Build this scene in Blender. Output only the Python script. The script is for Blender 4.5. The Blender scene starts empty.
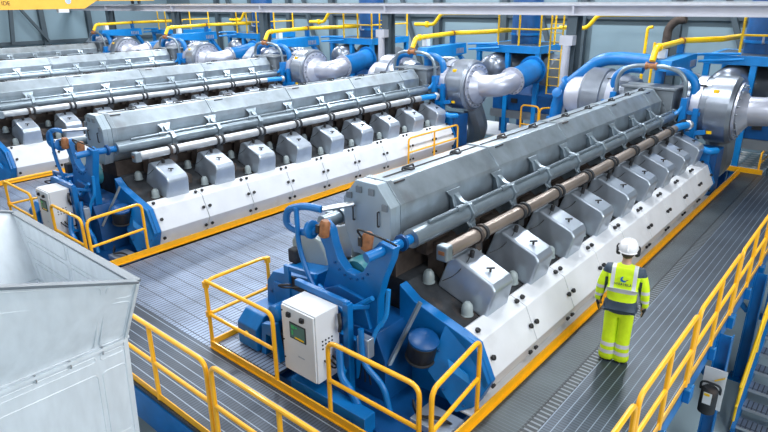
import bpy, bmesh, math, random
from mathutils import Vector, Matrix
random.seed(7)
PI = math.pi
SC = bpy.context.scene
COL = SC.collection
GZ = -2.4          # hall floor; the walkway gratings are at z = 0
XC = -5.05         # centre line of the nearest engine
PITCH = 7.92       # distance between engines

# ------------------------------------------------------------------ materials
def new_mat(name):
    m = bpy.data.materials.new(name); m.use_nodes = True
    nt = m.node_tree
    return m, nt, nt.nodes['Principled BSDF']

def mat(name, rgb, rough=.45, metal=0.0, var=.12, scale=6.0, bump=0.0, coat=0.0, stretch=None, dirt=None, dirt_amt=.5):
    m, nt, b = new_mat(name)
    b.inputs['Roughness'].default_value = rough
    b.inputs['Metallic'].default_value = metal
    if coat: b.inputs['Coat Weight'].default_value = coat
    tc = nt.nodes.new('ShaderNodeTexCoord')
    vec = tc.outputs['Object']
    if stretch:
        mp = nt.nodes.new('ShaderNodeMapping'); mp.inputs['Scale'].default_value = stretch
        nt.links.new(vec, mp.inputs['Vector']); vec = mp.outputs['Vector']
    n = nt.nodes.new('ShaderNodeTexNoise'); n.inputs['Scale'].default_value = scale; n.inputs['Detail'].default_value = 5
    nt.links.new(vec, n.inputs['Vector'])
    cr = nt.nodes.new('ShaderNodeValToRGB')
    cr.color_ramp.elements[0].position = .3; cr.color_ramp.elements[1].position = .7
    cr.color_ramp.elements[0].color = (*[c*(1-var) for c in rgb], 1)
    cr.color_ramp.elements[1].color = (*[min(1, c*(1+var)) for c in rgb], 1)
    nt.links.new(n.outputs['Fac'], cr.inputs['Fac'])
    out = cr.outputs['Color']
    if dirt:
        n2 = nt.nodes.new('ShaderNodeTexNoise'); n2.inputs['Scale'].default_value = 1.7; n2.inputs['Detail'].default_value = 6
        n2.inputs['Roughness'].default_value = .65
        nt.links.new(tc.outputs['Object'], n2.inputs['Vector'])
        c2 = nt.nodes.new('ShaderNodeValToRGB'); c2.color_ramp.elements[0].position = .56; c2.color_ramp.elements[1].position = .75
        c2.color_ramp.elements[0].color = (0, 0, 0, 1); c2.color_ramp.elements[1].color = (dirt_amt,)*3 + (1,)
        nt.links.new(n2.outputs['Fac'], c2.inputs['Fac'])
        mx = nt.nodes.new('ShaderNodeMixRGB'); mx.inputs['Color2'].default_value = (*dirt, 1)
        nt.links.new(c2.outputs['Color'], mx.inputs['Fac']); nt.links.new(out, mx.inputs['Color1'])
        out = mx.outputs['Color']
    nt.links.new(out, b.inputs['Base Color'])
    if bump:
        bp = nt.nodes.new('ShaderNodeBump'); bp.inputs['Strength'].default_value = bump; bp.inputs['Distance'].default_value = .02
        nt.links.new(n.outputs['Fac'], bp.inputs['Height']); nt.links.new(bp.outputs['Normal'], b.inputs['Normal'])
    return m

M = {}
M['blue'] = mat('blue_paint', (.001, .145, .43), .36, var=.15, scale=3)
M['blue_dark'] = mat('deep_blue_paint_and_shade', (.001, .065, .22), .4, var=.2, scale=3)  # dark blue parts; also painted shade on the gear casing and sump
M['blue_light'] = mat('light_blue_paint', (.005, .21, .57), .35, var=.1, scale=3)
M['yellow'] = mat('yellow_paint', (.96, .46, .008), .35, var=.06, scale=8, coat=.2)
M['gas_yellow'] = mat('gas_pipe_yellow', (.92, .56, .005), .35, var=.06, scale=8)
M['white'] = mat('white_paint', (.72, .74, .77), .38, var=.04, scale=2)
M['panel'] = mat('white_panel_paint', (.70, .72, .755), .36, var=.05, scale=2.2, dirt=(.45, .45, .46), dirt_amt=.35)
M['cover'] = mat('cast_silver_paint', (.44, .50, .58), .3, metal=.65, var=.08, scale=4)
M['box'] = mat('galvanised_cladding', (.37, .43, .48), .34, metal=.7, var=.2, scale=2.6, dirt=(.25, .19, .15), dirt_amt=.35)
M['box_front'] = mat('clean_cladding_plate', (.38, .46, .52), .42, metal=.5, var=.06, scale=3)
M['pipe'] = mat('grey_pipe_paint', (.25, .305, .35), .32, metal=.6, var=.1, scale=5)
M['brown'] = mat('heat_tinted_steel_pipe', (.26, .215, .185), .35, metal=.5, var=.25, scale=1.6)
M['greypipe'] = mat('light_grey_steel_pipe', (.44, .46, .48), .35, metal=.5, var=.12)
M['iron'] = mat('dark_grey_casting', (.030, .034, .040), .8, metal=.2, var=.3, scale=7, dirt=(.16, .09, .05), dirt_amt=.6)
M['rust'] = mat('brownish_heat_shield', (.075, .058, .05), .8, metal=.3, var=.35, scale=5)
M['black'] = mat('black_rubber', (.012, .012, .014), .5, var=.2)
M['steel'] = mat('bright_steel', (.55, .57, .60), .3, metal=.8, var=.1)
M['silver'] = mat('turbo_insulation_silver', (.46, .48, .56), .34, metal=.55, var=.07, scale=3)
M['silver_dark'] = mat('turbo_casing_grey', (.24, .27, .32), .32, metal=.7, var=.12, scale=3)
M['duct'] = mat('galvanised_sheet', (.78, .83, .87), .36, metal=.08, var=.06, scale=9, stretch=(1, 1, .25))
M['teal'] = mat('teal_casing', (.03, .20, .24), .4)
M['orange'] = mat('orange_brown_actuator', (.30, .12, .045), .5, var=.35, scale=14)
M['wall'] = mat('wall_cladding_bluegrey', (.12, .175, .21), .6, var=.05, scale=.6)
M['wallpanel'] = mat('pale_wall_panel', (.20, .29, .345), .55, var=.04, scale=.8)
M['steelgrey'] = mat('grey_structural_steel', (.06, .085, .105), .5, metal=.1, var=.1, scale=2)
M['beam'] = mat('light_grey_beam_paint', (.50, .51, .57), .4, metal=.15, var=.05, scale=2)
M['crane'] = mat('crane_orange_yellow', (.88, .47, .06), .45, var=.05, scale=2)
M['floor'] = mat('grey_blue_floor_paint', (.40, .52, .58), .3, var=.06, scale=.8)
M['skin'] = mat('skin', (.55, .33, .24), .5, var=.05)
M['helmet'] = mat('white_helmet_plastic', (.82, .82, .84), .25, var=.02, coat=.4)
M['navy'] = mat('navy_cloth', (.03, .05, .085), .8, var=.15, scale=20)
M['lime'] = mat('hi_vis_lime_cloth', (.62, .86, .01), .7, var=.06, scale=9)
M['glove'] = mat('dark_glove', (.02, .022, .026), .7)
M['hair'] = mat('dark_brown_hair', (.04, .025, .015), .6)
M['screen_green'] = mat('green_readout', (.02, .45, .12), .3)
M['lcd'] = mat('display_grey_green', (.10, .20, .17), .2)
M['reflect'] = mat('retroreflective_tape', (.70, .72, .78), .35, var=.05, scale=30)
M['roof'] = mat('roof_sheet_grey', (.16, .19, .21), .6, var=.05)
M['tank'] = mat('silencer_cladding_grey', (.20, .23, .26), .4, metal=.4, var=.1, scale=2)

def cap_material():
    m, nt, b = new_mat('frosted_cap_plastic')
    b.inputs['Base Color'].default_value = (.40, .47, .48, 1); b.inputs['Roughness'].default_value = .35
    b.inputs['Transmission Weight'].default_value = .25
    n = nt.nodes.new('ShaderNodeTexNoise'); n.inputs['Scale'].default_value = 12
    bp = nt.nodes.new('ShaderNodeBump'); bp.inputs['Strength'].default_value = .05
    nt.links.new(n.outputs['Fac'], bp.inputs['Height']); nt.links.new(bp.outputs['Normal'], b.inputs['Normal'])
    return m
M['cap'] = cap_material()

def grating_material(name, along, base, line, pitch, width, cross=.05, cross_w=.3, slot=(.02, .025, .03)):
    """Walkway planks: bright ribs running along one axis with fine cross slots between them."""
    m, nt, b = new_mat(name)
    N, L = nt.nodes, nt.links
    tc = N.new('ShaderNodeTexCoord'); sp = N.new('ShaderNodeSeparateXYZ'); L.new(tc.outputs['Object'], sp.inputs[0])
    u = sp.outputs['Y'] if along == 'X' else sp.outputs['X']
    v = sp.outputs['X'] if along == 'X' else sp.outputs['Y']
    def modlt(sock, p, w):
        a = N.new('ShaderNodeMath'); a.operation = 'FLOORED_MODULO'; a.inputs[1].default_value = p; L.new(sock, a.inputs[0])
        c = N.new('ShaderNodeMath'); c.operation = 'LESS_THAN'; c.inputs[1].default_value = w; L.new(a.outputs[0], c.inputs[0])
        return c.outputs[0]
    rib = modlt(u, pitch, width)
    sl = modlt(v, cross, cross*cross_w)
    ns = N.new('ShaderNodeTexNoise'); ns.inputs['Scale'].default_value = 1.1; ns.inputs['Detail'].default_value = 6
    L.new(tc.outputs['Object'], ns.inputs['Vector'])
    cr = N.new('ShaderNodeValToRGB'); cr.color_ramp.elements[0].position = .35; cr.color_ramp.elements[1].position = .68
    cr.color_ramp.elements[0].color = (*[c*.75 for c in base], 1); cr.color_ramp.elements[1].color = (*[min(1, c*1.5) for c in base], 1)
    L.new(ns.outputs['Fac'], cr.inputs['Fac'])
    m1 = N.new('ShaderNodeMixRGB'); m1.inputs['Color2'].default_value = (*slot, 1)
    L.new(sl, m1.inputs['Fac']); L.new(cr.outputs['Color'], m1.inputs['Color1'])
    m2 = N.new('ShaderNodeMixRGB'); m2.inputs['Color2'].default_value = (*line, 1)
    L.new(rib, m2.inputs['Fac']); L.new(m1.outputs['Color'], m2.inputs['Color1'])
    L.new(m2.outputs['Color'], b.inputs['Base Color'])
    b.inputs['Roughness'].default_value = .42; b.inputs['Metallic'].default_value = .35
    bp = N.new('ShaderNodeBump'); bp.inputs['Strength'].default_value = .4; bp.inputs['Distance'].default_value = .01
    L.new(rib, bp.inputs['Height']); L.new(bp.outputs['Normal'], b.inputs['Normal'])
    return m
M['grate_y'] = grating_material('grating_planks_lengthwise', 'Y', (.045, .062, .085), (.20, .25, .31), .115, .011, slot=(.028, .037, .05))
M['grate_x'] = grating_material('grating_planks_crosswise', 'X', (.045, .062, .09), (.24, .29, .36), .15, .014, slot=(.025, .034, .048))
M['grate_fine'] = grating_material('fine_bar_grating', 'Y', (.19, .24, .33), (.05, .06, .085), .075, .018, cross=.3, cross_w=.05)
M['grate_bar'] = grating_material('cross_bar_grating', 'X', (.042, .056, .064), (.085, .11, .13), .06, .008, cross=1.3, cross_w=.05)
M['grate_rung'] = grating_material('rung_grating', 'X', (.02, .025, .03), (.14, .17, .19), .085, .03, cross=9, cross_w=.001)

def dot_material():
    m, nt, b = new_mat('pale_plate_with_white_studs'); N, L = nt.nodes, nt.links
    tc = N.new('ShaderNodeTexCoord'); v = N.new('ShaderNodeTexVoronoi'); v.inputs['Scale'].default_value = 3.2; v.inputs['Randomness'].default_value = 0
    L.new(tc.outputs['Object'], v.inputs['Vector'])
    cr = N.new('ShaderNodeValToRGB'); cr.color_ramp.interpolation = 'CONSTANT'; cr.color_ramp.elements[0].color = (.85, .88, .9, 1); cr.color_ramp.elements[1].position = .36; cr.color_ramp.elements[1].color = (.34, .44, .50, 1)
    L.new(v.outputs['Distance'], cr.inputs['Fac']); L.new(cr.outputs['Color'], b.inputs['Base Color']); b.inputs['Roughness'].default_value = .3
    return m
M['dots'] = dot_material()

# ------------------------------------------------------------------ mesh helper
class MB:
    def __init__(self): self.bm = bmesh.new()
    def box(self, lo, hi, rz=0, about=None):
        x0, y0, z0 = lo; x1, y1, z1 = hi
        v = [self.bm.verts.new(p) for p in ((x0,y0,z0),(x1,y0,z0),(x1,y1,z0),(x0,y1,z0),(x0,y0,z1),(x1,y0,z1),(x1,y1,z1),(x0,y1,z1))]
        for f in ((0,3,2,1),(4,5,6,7),(0,1,5,4),(1,2,6,5),(2,3,7,6),(3,0,4,7)): self.bm.faces.new([v[i] for i in f])
        if rz:
            c = Vector(about) if about else (Vector(lo)+Vector(hi))/2
            bmesh.ops.rotate(self.bm, verts=v, cent=c, matrix=Matrix.Rotation(rz, 3, 'Z'))
        return self
    def bar(self, p0, p1, w, h, up=(0,0,1)):
        p0, p1 = Vector(p0), Vector(p1); d = (p1-p0).normalized(); up = Vector(up)
        if abs(d.dot(up)) > .98: up = Vector((0,1,0))
        s = d.cross(up).normalized()*w/2; u = s.cross(d).normalized()*h/2
        a = [self.bm.verts.new(p0+q) for q in (-s-u, s-u, s+u, -s+u)]
        b = [self.bm.verts.new(p1+q) for q in (-s-u, s-u, s+u, -s+u)]
        self._loft(a, b, True); return self
    def _loft(self, a, b, caps):
        n = len(a)
        for i in range(n):
            j = (i+1) % n; self.bm.faces.new((a[i], a[j], b[j], b[i]))
        if caps:
            self.bm.faces.new(list(reversed(a))); self.bm.faces.new(b)
    def loft(self, rings, caps=True):
        vs = [[self.bm.verts.new(p) for p in r] for r in rings]
        for k in range(len(vs)-1): self._loft(vs[k], vs[k+1], False)
        if caps:
            self.bm.faces.new(list(reversed(vs[0]))); self.bm.faces.new(vs[-1])
        return self
    def prism(self, poly, axis, a, b, scale_b=1.0):
        """polygon in the plane across axis ('x': (y,z); 'y': (x,z); 'z': (x,y)) pushed from a to b"""
        def P(q, t):
            return {'x': (t, q[0], q[1]), 'y': (q[0], t, q[1]), 'z': (q[0], q[1], t)}[axis]
        return self.loft([[P(q, a) for q in poly], [P(q, b) for q in poly]])
    def tube(self, pts, r, n=10, fillet=0.0, caps=True):
        pts = [Vector(p) for p in pts]
        if fillet and len(pts) > 2:
            out = [pts[0]]
            for i in range(1, len(pts)-1):
                p, a, c = pts[i], pts[i-1], pts[i+1]
                f = min(fillet, (a-p).length*.49, (c-p).length*.49)
                A = p+(a-p).normalized()*f; Cc = p+(c-p).normalized()*f
                for k in range(7):
                    t = k/6; out.append(A*(1-t)**2+p*2*t*(1-t)+Cc*t*t)
            out.append(pts[-1]); pts = out
        rings = []; prev = None
        for i, p in enumerate(pts):
            if i == 0: d = pts[1]-p
            elif i == len(pts)-1: d = p-pts[i-1]
            else: d = (pts[i+1]-p).normalized()+(p-pts[i-1]).normalized()
            d.normalize()
            if prev is None:
                u = Vector((0,0,1)) if abs(d.z) < .9 else Vector((0,1,0))
                s = d.cross(u).normalized()
            else:
                s = (prev-d*prev.dot(d)).normalized()
            prev = s; u = d.cross(s)
            rr = r[i] if isinstance(r, (list, tuple)) else r
            rings.append([p+(s*math.cos(2*PI*k/n)+u*math.sin(2*PI*k/n))*rr for k in range(n)])
        return self.loft(rings, caps)
    def cyl(self, p0, p1, r, r2=None, n=16): return self.tube([p0, p1], [r, r if r2 is None else r2], n)
    def lathe(self, prof, o, axis='z', n=24):
        """profile of (distance along axis, radius) about a line through o"""
        o = Vector(o); ax = {'x': Vector((1,0,0)), 'y': Vector((0,1,0)), 'z': Vector((0,0,1))}[axis] if isinstance(axis, str) else Vector(axis).normalized()
        t = Vector((0,0,1)) if abs(ax.z) < .9 else Vector((1,0,0))
        s = ax.cross(t).normalized(); u = ax.cross(s)
        return self.loft([[o+ax*d+(s*math.cos(2*PI*k/n)+u*math.sin(2*PI*k/n))*max(r, .0005) for k in range(n)] for d, r in prof])
    def ball(self, c, r, n=12):
        prof = [(-math.cos(PI*i/8), math.sin(PI*i/8)) for i in range(9)]
        rx, ry, rz = r if isinstance(r, (tuple, list)) else (r, r, r)
        c = Vector(c)
        return self.loft([[c+Vector((rx*q*math.cos(2*PI*k/n), ry*q*math.sin(2*PI*k/n), rz*d)) for k in range(n)] for d, q in [(d, max(q, .02)) for d, q in prof]])
    def build(self, name, m, parent=None, bevel=0.0, smooth=35, seg=2):
        bm = self.bm
        bmesh.ops.recalc_face_normals(bm, faces=bm.faces[:])
        root = parent
        while root is not None and root.parent is not None: root = root.parent
        if root is not None:
            bmesh.ops.translate(bm, verts=bm.verts[:], vec=-Vector(root.location))
        me = bpy.data.meshes.new(name); bm.to_mesh(me); bm.free()
        me.materials.append(M[m] if isinstance(m, str) else m)
        me.shade_smooth(); me.set_sharp_from_angle(angle=math.radians(smooth))
        o = bpy.data.objects.new(name, me); COL.objects.link(o)
        if parent is not None: o.parent = parent
        if bevel:
            b = o.modifiers.new('edge', 'BEVEL'); b.width = bevel; b.segments = seg; b.limit_method = 'ANGLE'; b.angle_limit = math.radians(38)
            b.harden_normals = True
        return o

def tag(o, label, cat, group=None):
    o['label'] = label; o['category'] = cat
    if group: o['group'] = group
    return o
def thing(name, loc, label, cat, group=None):
    o = bpy.data.objects.new(name, None); COL.objects.link(o); o.location = loc; o.empty_display_size = .2
    return tag(o, label, cat, group)
def struct(o): o['kind'] = 'structure'; return o
def single(mb, name, m, label, cat, group=None, origin=None, bevel=0):
    """a thing that is one mesh: shift its origin to its base"""
    o = mb.build(name, m, None, bevel)
    if origin:
        v = Vector(origin); o.data.transform(Matrix.Translation(-v)); o.location = v
    return tag(o, label, cat, group)
def copy_tree(o, parent=None, skip=()):
    c = o.copy(); COL.objects.link(c)
    if parent is not None: c.parent = parent
    for ch in [k for k in o.children]:
        if ch.name.split('.')[0] in skip: continue
        copy_tree(ch, c, skip)
    return c
ENG = ['the nearest engine', 'the second engine', 'the third engine', 'the fourth engine', 'the farthest engine']

# ------------------------------------------------------------------ setting
def slab(name, lo, hi, m): return struct(MB().box(lo, hi).build(name, m))
slab('floor', (-60, -12, GZ-.1), (14, 45, GZ), 'floor')
XR = -1.32                                    # right edge of the walkway
slab('walkway_right', (-2.42, 2.95, -.05), (XR, 19.7, 0), 'grate_y')
slab('walkway_right_bars', (-3.06, 4.15, -.05), (-2.575, 19.7, 0), 'grate_bar')
slab('walkway_right_rungs', (-2.57, 4.15, -.05), (-2.425, 19.7, 0), 'grate_rung')
slab('walkway_front', (-46, 2.95, -.05), (-2.425, 4.12, 0), 'grate_x')
for k in range(5):
    a = XC-1.98-PITCH*k
    slab('walkway_aisle', (a-PITCH+4.07+.03, 4.125, -.05), (a, 19.7, 0), 'grate_fine')
slab('walkway_landing', (-13.2, 19.75, -.05), (-8.9, 22.0, 0), 'white')
slab('walkway_landing', (-4.6, 19.8, -.05), (-2.55, 22.6, 0), 'dots')
# steel under the walkway edge
slab('trim_1', (-46, 2.93, -.55), (XR, 2.98, -.06), 'blue')
slab('trim_2', (XR-.05, 2.99, -.30), (XR+.0, 19.7, -.06), 'blue')
# walls
slab('wall_back', (-46, 27, GZ), (14, 27.2, 12), 'wall')
slab('wall_left', (-46.2, -12, GZ), (-46, 27.2, 12), 'wallpanel')
slab('ceiling', (-46, -12, 11.5), (14, 27.2, 11.7), 'roof')
n_trim = 3
for i in range(12):
    x = 4.5-i*3.96
    struct(MB().box((x-.16, 26.72, GZ), (x+.16, 27, 12)).build('trim_%d' % n_trim, 'steelgrey')); n_trim += 1
    struct(MB().box((x-3.55, 26.93, 1.2), (x-.4, 26.99, 3.75)).build('trim_%d' % n_trim, 'wallpanel')); n_trim += 1
    struct(MB().box((x-3.55, 26.93, 4.5), (x-.4, 26.99, 9)).build('trim_%d' % n_trim, 'wallpanel')); n_trim += 1
for z in (4.0, .8):
    struct(MB().box((-46, 26.8, z), (14, 26.98, z+.28)).build('trim_%d' % n_trim, 'steelgrey')); n_trim += 1
for i in range(6):
    x = 2.0-i*7.92
    struct(MB().bar((x, 26.6, 5.6), (x+1.6, 26.6, 1.5), .2, .2).build('trim_%d' % n_trim, 'steelgrey')); n_trim += 1
for y in (6.5, 12.5, 17.3, 20.5):
    struct(MB().box((-46, y-.16, GZ), (-45.65, y+.16, 12)).build('trim_%d' % n_trim, 'steelgrey')); n_trim += 1
struct(MB().box((-46, -12, 2.2), (-45.8, 27, 2.42)).build('trim_%d' % n_trim, 'steelgrey')); n_trim += 1
struct(MB().bar((-45.5, 15.5, 5.6), (-45.5, 15.1, 2.3), .22, .22).bar((-45.5, 15.5, 5.2), (-45.5, 17.4, 2.4), .16, .16).build('trim_%d' % n_trim, 'steelgrey')); n_trim += 1

# crane runway beam on grey columns across the hall
YB = 19.3
def runway():
    t = thing('runway_beam', (-20, YB, 4.5), 'long pale grey steel I-beam spanning the hall above the engines', 'beam')
    mb = MB()
    mb.box((-46, YB-.2, 4.36), (8, YB+.2, 4.40)); mb.box((-46, YB-.02, 4.40), (8, YB+.02, 4.65)); mb.box((-46, YB-.2, 4.65), (8, YB+.2, 4.70))
    mb.build('beam', 'beam', t)
    for k in range(6):
        x = XC-3.4-PITCH*k
        MB().box((x-.03, YB-.19, 4.401), (x+.03, YB-.021, 4.649)).build('stiffener', 'beam', t)
    MB().box((-46, YB-.04, 4.70), (8, YB+.04, 4.76)).build('rail', 'steel', t)
runway()
for k in range(5):
    x = XC-3.42-PITCH*k
    w = ['right of the second engine', 'between the second and third engines', 'between the third and fourth engines', 'between the fourth and farthest engines', 'left of the farthest engine'][k]
    t = thing('steel_column', (x, YB+.1, GZ), 'grey steel column under the long beam, ' + w, 'column', 'grey columns under the beam')
    mb = MB(); mb.box((x-.17, YB-.12, GZ), (x+.17, YB-.09, 4.355)).box((x-.17, YB+.29, GZ), (x+.17, YB+.32, 4.355)).box((x-.015, YB-.09, GZ), (x+.015, YB+.29, 4.355))
    mb.build('shaft', 'steelgrey', t)
    MB().box((x-.28, YB-.22, GZ), (x+.28, YB+.42, GZ+.03)).build('base_plate', 'steelgrey', t)
    if k < 2:
        MB().box((x-.24, YB-.42, 3.45), (x+.2, YB-.13, 3.75)).build('bracket', 'beam', t)
        MB().cyl((x-.02, YB-.33, GZ+2.6), (x-.02, YB-.33, 3.45), .13).build('riser_pipe', 'beam', t)

# travelling crane girder, upper left
def crane():
    x1 = -36.0
    t = thing('bridge_crane', (x1-.5, YB-4, 4.55), 'orange-yellow overhead crane girder entering at the upper left', 'crane')
    MB().prism([(16.0, 4.55), (16.8, 5.0), (16.8, 5.75), (-6, 5.75), (-6, 4.55)], 'x', x1-.8, x1).build('girder', 'crane', t)
    MB().box((x1-1.0, 16.81, 4.95), (x1+.2, YB+.9, 5.35)).build('end_carriage', 'crane', t)
    for dx in (-.8, 0): MB().cyl((x1+dx, YB-.05, 4.88), (x1+dx, YB+.05, 4.88), .115, n=18).build('wheel', 'steelgrey', t)
    MB().box((x1-.25, 14.55, 4.36), (x1+.05, 15.1, 4.54)).build('limit_switch', 'white', t)
    MB().cyl((x1, 15.15, 4.97), (x1+.015, 15.15, 4.97), .16, n=24).build('round_emblem', mat('emblem_blue_white', (.45, .55, .85), .4), t)
    return t, x1
CRANE, CX = crane()
def text_mesh(s, size, name, m, parent, loc_world, rot):
    cu = bpy.data.curves.new(name, 'FONT'); cu.body = s; cu.size = size; cu.extrude = .004; cu.align_x = 'CENTER'; cu.align_y = 'CENTER'
    o = bpy.data.objects.new(name, cu); COL.objects.link(o)
    bpy.context.view_layer.update()
    me = bpy.data.meshes.new_from_object(o.evaluated_get(bpy.context.evaluated_depsgraph_get()))
    bpy.data.objects.remove(o)
    r = bpy.data.objects.new(name, me); COL.objects.link(r); me.materials.clear(); me.materials.append(M[m] if isinstance(m, str) else m)
    r.parent = parent; r.location = loc_world; r.rotation_euler = rot
    return r
r = text_mesh('IDE', .28, 'lettering', 'black', CRANE, Vector((CX+.01, 12.0, 4.86))-Vector(CRANE.location), (PI/2, 0, PI/2))

# ------------------------------------------------------------------ engine (x measured from its centre line)
def EX(p): return (p[0]+XC, p[1], p[2])
CY = [6.4+1.22*k for k in range(9)]
SEAM = [5.68]+[6.85+1.22*k for k in range(8)]+[16.5]
PROF_O = [(1.50, .95), (1.75, .86), (1.96, .40), (1.80, .03)]
PROF_I = [(1.45, .91), (1.70, .82), (1.89, .40), (1.74, .03)]

def make_engine():
    root = thing('engine', (XC, 11, GZ), '', 'engine', 'large engines in rows')
    X = lambda s, x: XC+s*x
    # body
    mb = MB()
    half = [(1.69, .80), (1.86, .40), (1.72, .07), (1.45, -.25), (1.25, -1.5)]
    top = [(.55, 1.30), (.80, 1.12), (1.44, .90)]
    poly = [(XC+x, z) for x, z in top+half]+[(XC-x, z) for x, z in reversed(top+half)]
    mb.prism(poly, 'y', 5.70, 16.48); mb.build('engine_block', 'iron', root)
    mb = MB(); mb.box((XC-1.5, 5.0, GZ), (XC+1.5, 18.5, -1.5)); mb.build('base_frame', 'blue_dark', root)
    for s in (1, -1):
        for k in range(9):
            y0, y1 = SEAM[k]+.006, SEAM[k+1]-.006
            pl = [(X(s, x), z) for x, z in PROF_O]+[(X(s, x), z) for x, z in reversed(PROF_I)]
            p = MB().prism(pl, 'y', y0, y1).build('side_panel', 'panel', root, .012)
            if s == 1:
                for yy in (y0+.075, y1-.075):
                    for (x, z, nx, nz) in ((1.63, .905, .34, .94), (1.86, .62, .91, .41), (1.88, .235, .9, -.44)):
                        o = Vector((XC+x, yy, z)); n = Vector((nx, 0, nz)).normalized()
                        MB().lathe([(0, .018), (.02, .018), (.021, .036), (.05, .036), (.056, .026)], o, n, 10).build('knob', 'black', p)
        for k in range(9):
            y = CY[k]
            # rocker cover: tapered casting with a sloping lid
            base = [(.74, 1.14), (1.54, .87)]; up = [(1.64, 1.30), (1.58, 1.40), (1.0, 1.63), (.88, 1.58)]
            def ring(w_b, w_t, side):
                return [(X(s, x), y+side*w_b, z) for x, z in base]+[(X(s, x), y+side*w_t, z) for x, z in up]
            r0, r1 = ring(.285, .245, -1), ring(.285, .245, 1)
            c = MB().loft([r0, r1]).build('head_cover', 'cover', root, .035, seg=3)
            if s == 1:
                MB().lathe([(0, .05), (.02, .05), (.021, .034), (.13, .034), (.14, .02)], (XC+1.10, y, 1.55), (.2, -.1, 1), 10).build('cap_stud', 'black', c)
                mb = MB(); mb.cyl((XC+1.42, y-.02, 1.44), (XC+1.42, y-.02, 1.52), .016, n=8); mb.cyl((XC+1.38, y-.06, 1.515), (XC+1.46, y+.02, 1.515), .014, n=8)
                mb.build('latch', 'black', c)
                MB().tube([(XC+1.10, y-.03, 1.64), (XC+1.16, y-.16, 1.60), (XC+1.05, y-.32, 1.40), (XC+.92, y-.42, 1.32)], .006, 6, .1).build('cable', 'black', c)
            for (x, dy, z) in ((1.32, -.40, .94), (.68, -.40, 1.22)):
                MB().lathe([(0, .09), (.015, .09), (.02, .08), (.10, .08), (.15, .068), (.185, .04), (.19, .001)], (X(s, x), y+dy, z), 'z', 14).build('valve_cap', 'cap', root)
            # struts and injection block between the covers
            mb = MB(); mb.box((X(s, .62)-.14, y-.16, 1.15), (X(s, .62)+.14, y+.16, 1.72)); mb.box((X(s, .95)-.2, y+.36, 1.0), (X(s, .95)+.2, y+.62, 1.2))
            mb.bar((X(s, 1.30), y+.42, 1.05), (X(s, .78), y+.36, 1.38), .07, .10)
            mb.build('injection_block', 'rust', root, .01)
        MB().box((min(X(s, 1.70), X(s, 1.94)), 5.3, .0), (max(X(s, 1.70), X(s, 1.94)), 16.6, .025)).build('drain_channel', 'white', root)
        pl = [(X(s, x), z) for x, z in [(1.30, .96), (1.51, .955), (1.765, .868), (1.98, .40), (1.82, .03), (1.3, .03)]]
        MB().prism(pl, 'y', 16.505, 16.60).build('rear_end_cover', 'blue', root, .012)
        # grey charge pipe with rod and scalloped brackets
        mb = MB(); mb.cyl((X(s, .66), 5.62, 1.98), (X(s, .66), 16.5, 1.98), .13, n=20)
        ap = mb.build('charge_pipe', 'pipe', root)
        mb = MB(); mb.cyl((X(s, .70), 5.95, 2.125), (X(s, .70), 16.3, 2.12), .028, n=10)
        for k in range(9): mb.cyl((X(s, .70), CY[k]+.2, 2.125), (X(s, .70), CY[k]+.36, 2.12), .045, n=10)
        mb.build('control_rod', 'pipe', ap)
        for k in range(9):
            y = CY[k]+.50
            pl = [(X(s, x), z) for x, z in [(.40, 2.20), (.50, 2.25), (.60, 2.16), (.76, 2.14), (.84, 2.02), (.78, 1.86), (.86, 1.78), (.80, 1.66), (.66, 1.70), (.56, 1.62), (.44, 1.7)]]
            br = MB().prism(pl, 'y', y-.05, y+.05).build('pipe_bracket', 'pipe', root, .012)
            MB().loft([[(X(s, .44), y-.17, 2.30), (X(s, .44), y+.17, 2.30), (X(s, .42), y+.17, 2.30), (X(s, .42), y-.17, 2.30)], [(X(s, .50), y-.10, 2.20), (X(s, .50), y+.10, 2.20), (X(s, .48), y+.10, 2.20), (X(s, .48), y-.10, 2.20)], [(X(s, .56), y-.13, 2.07), (X(s, .56), y+.13, 2.07), (X(s, .54), y+.13, 2.07), (X(s, .54), y-.13, 2.07)]]).build('saddle', 'pipe', br, .006)
            MB().loft([[(X(s, .74), y-.13, 1.93), (X(s, .74), y+.13, 1.93), (X(s, .71), y+.13, 1.93), (X(s, .71), y-.13, 1.93)], [(X(s, .80), y-.07, 1.80), (X(s, .80), y+.07, 1.80), (X(s, .77), y+.07, 1.80), (X(s, .77), y-.07, 1.80)], [(X(s, .80), y-.15, 1.66), (X(s, .80), y+.15, 1.66), (X(s, .76), y+.15, 1.66), (X(s, .76), y-.15, 1.66)]]).build('lower_saddle', 'pipe', br, .006)
            MB().box((X(s, .47)-.10, CY[k]-.3, 1.55), (X(s, .47)+.10, CY[k]+.2, 1.86)).build('exhaust_port', 'rust', root, .01)
        # fuel pipe with clamps
        fp = MB().cyl((X(s, 1.03), 5.92, 1.815), (X(s, 1.03), 15.7, 1.815), .095, n=18).build('fuel_pipe', 'brown', root)
        for k in range(9):
            mb = MB()
            for q in (-.11, .03): mb.lathe([(0, .097), (0, .122), (.055, .122), (.055, .097)], (X(s, 1.03), CY[k]+.30+q, 1.815), 'y', 18)
            mb.box((X(s, .99)-.05, CY[k]+.20, 1.55), (X(s, .99)+.05, CY[k]+.38, 1.74))
            mb.build('pipe_clamp', 'iron', fp)
        MB().tube([(X(s, 1.03), 15.7, 1.815), (X(s, 1.03), 16.1, 1.815), (X(s, 1.12), 16.45, 1.81)], .092, 14, .2).build('valve', 'blue_light', fp)
        MB().lathe([(0, .10), (.02, .125), (.1, .125), (.12, .1)], (X(s, 1.13), 16.42, 1.81), (.25*s, 1, 0), 14).build('silver_joint', 'steel', fp)
        MB().box((X(s, 1.03)-.09, 5.78, 1.70), (X(s, 1.03)+.09, 5.93, 1.92)).build('sensor_box', 'pipe', fp, .03)
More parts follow.
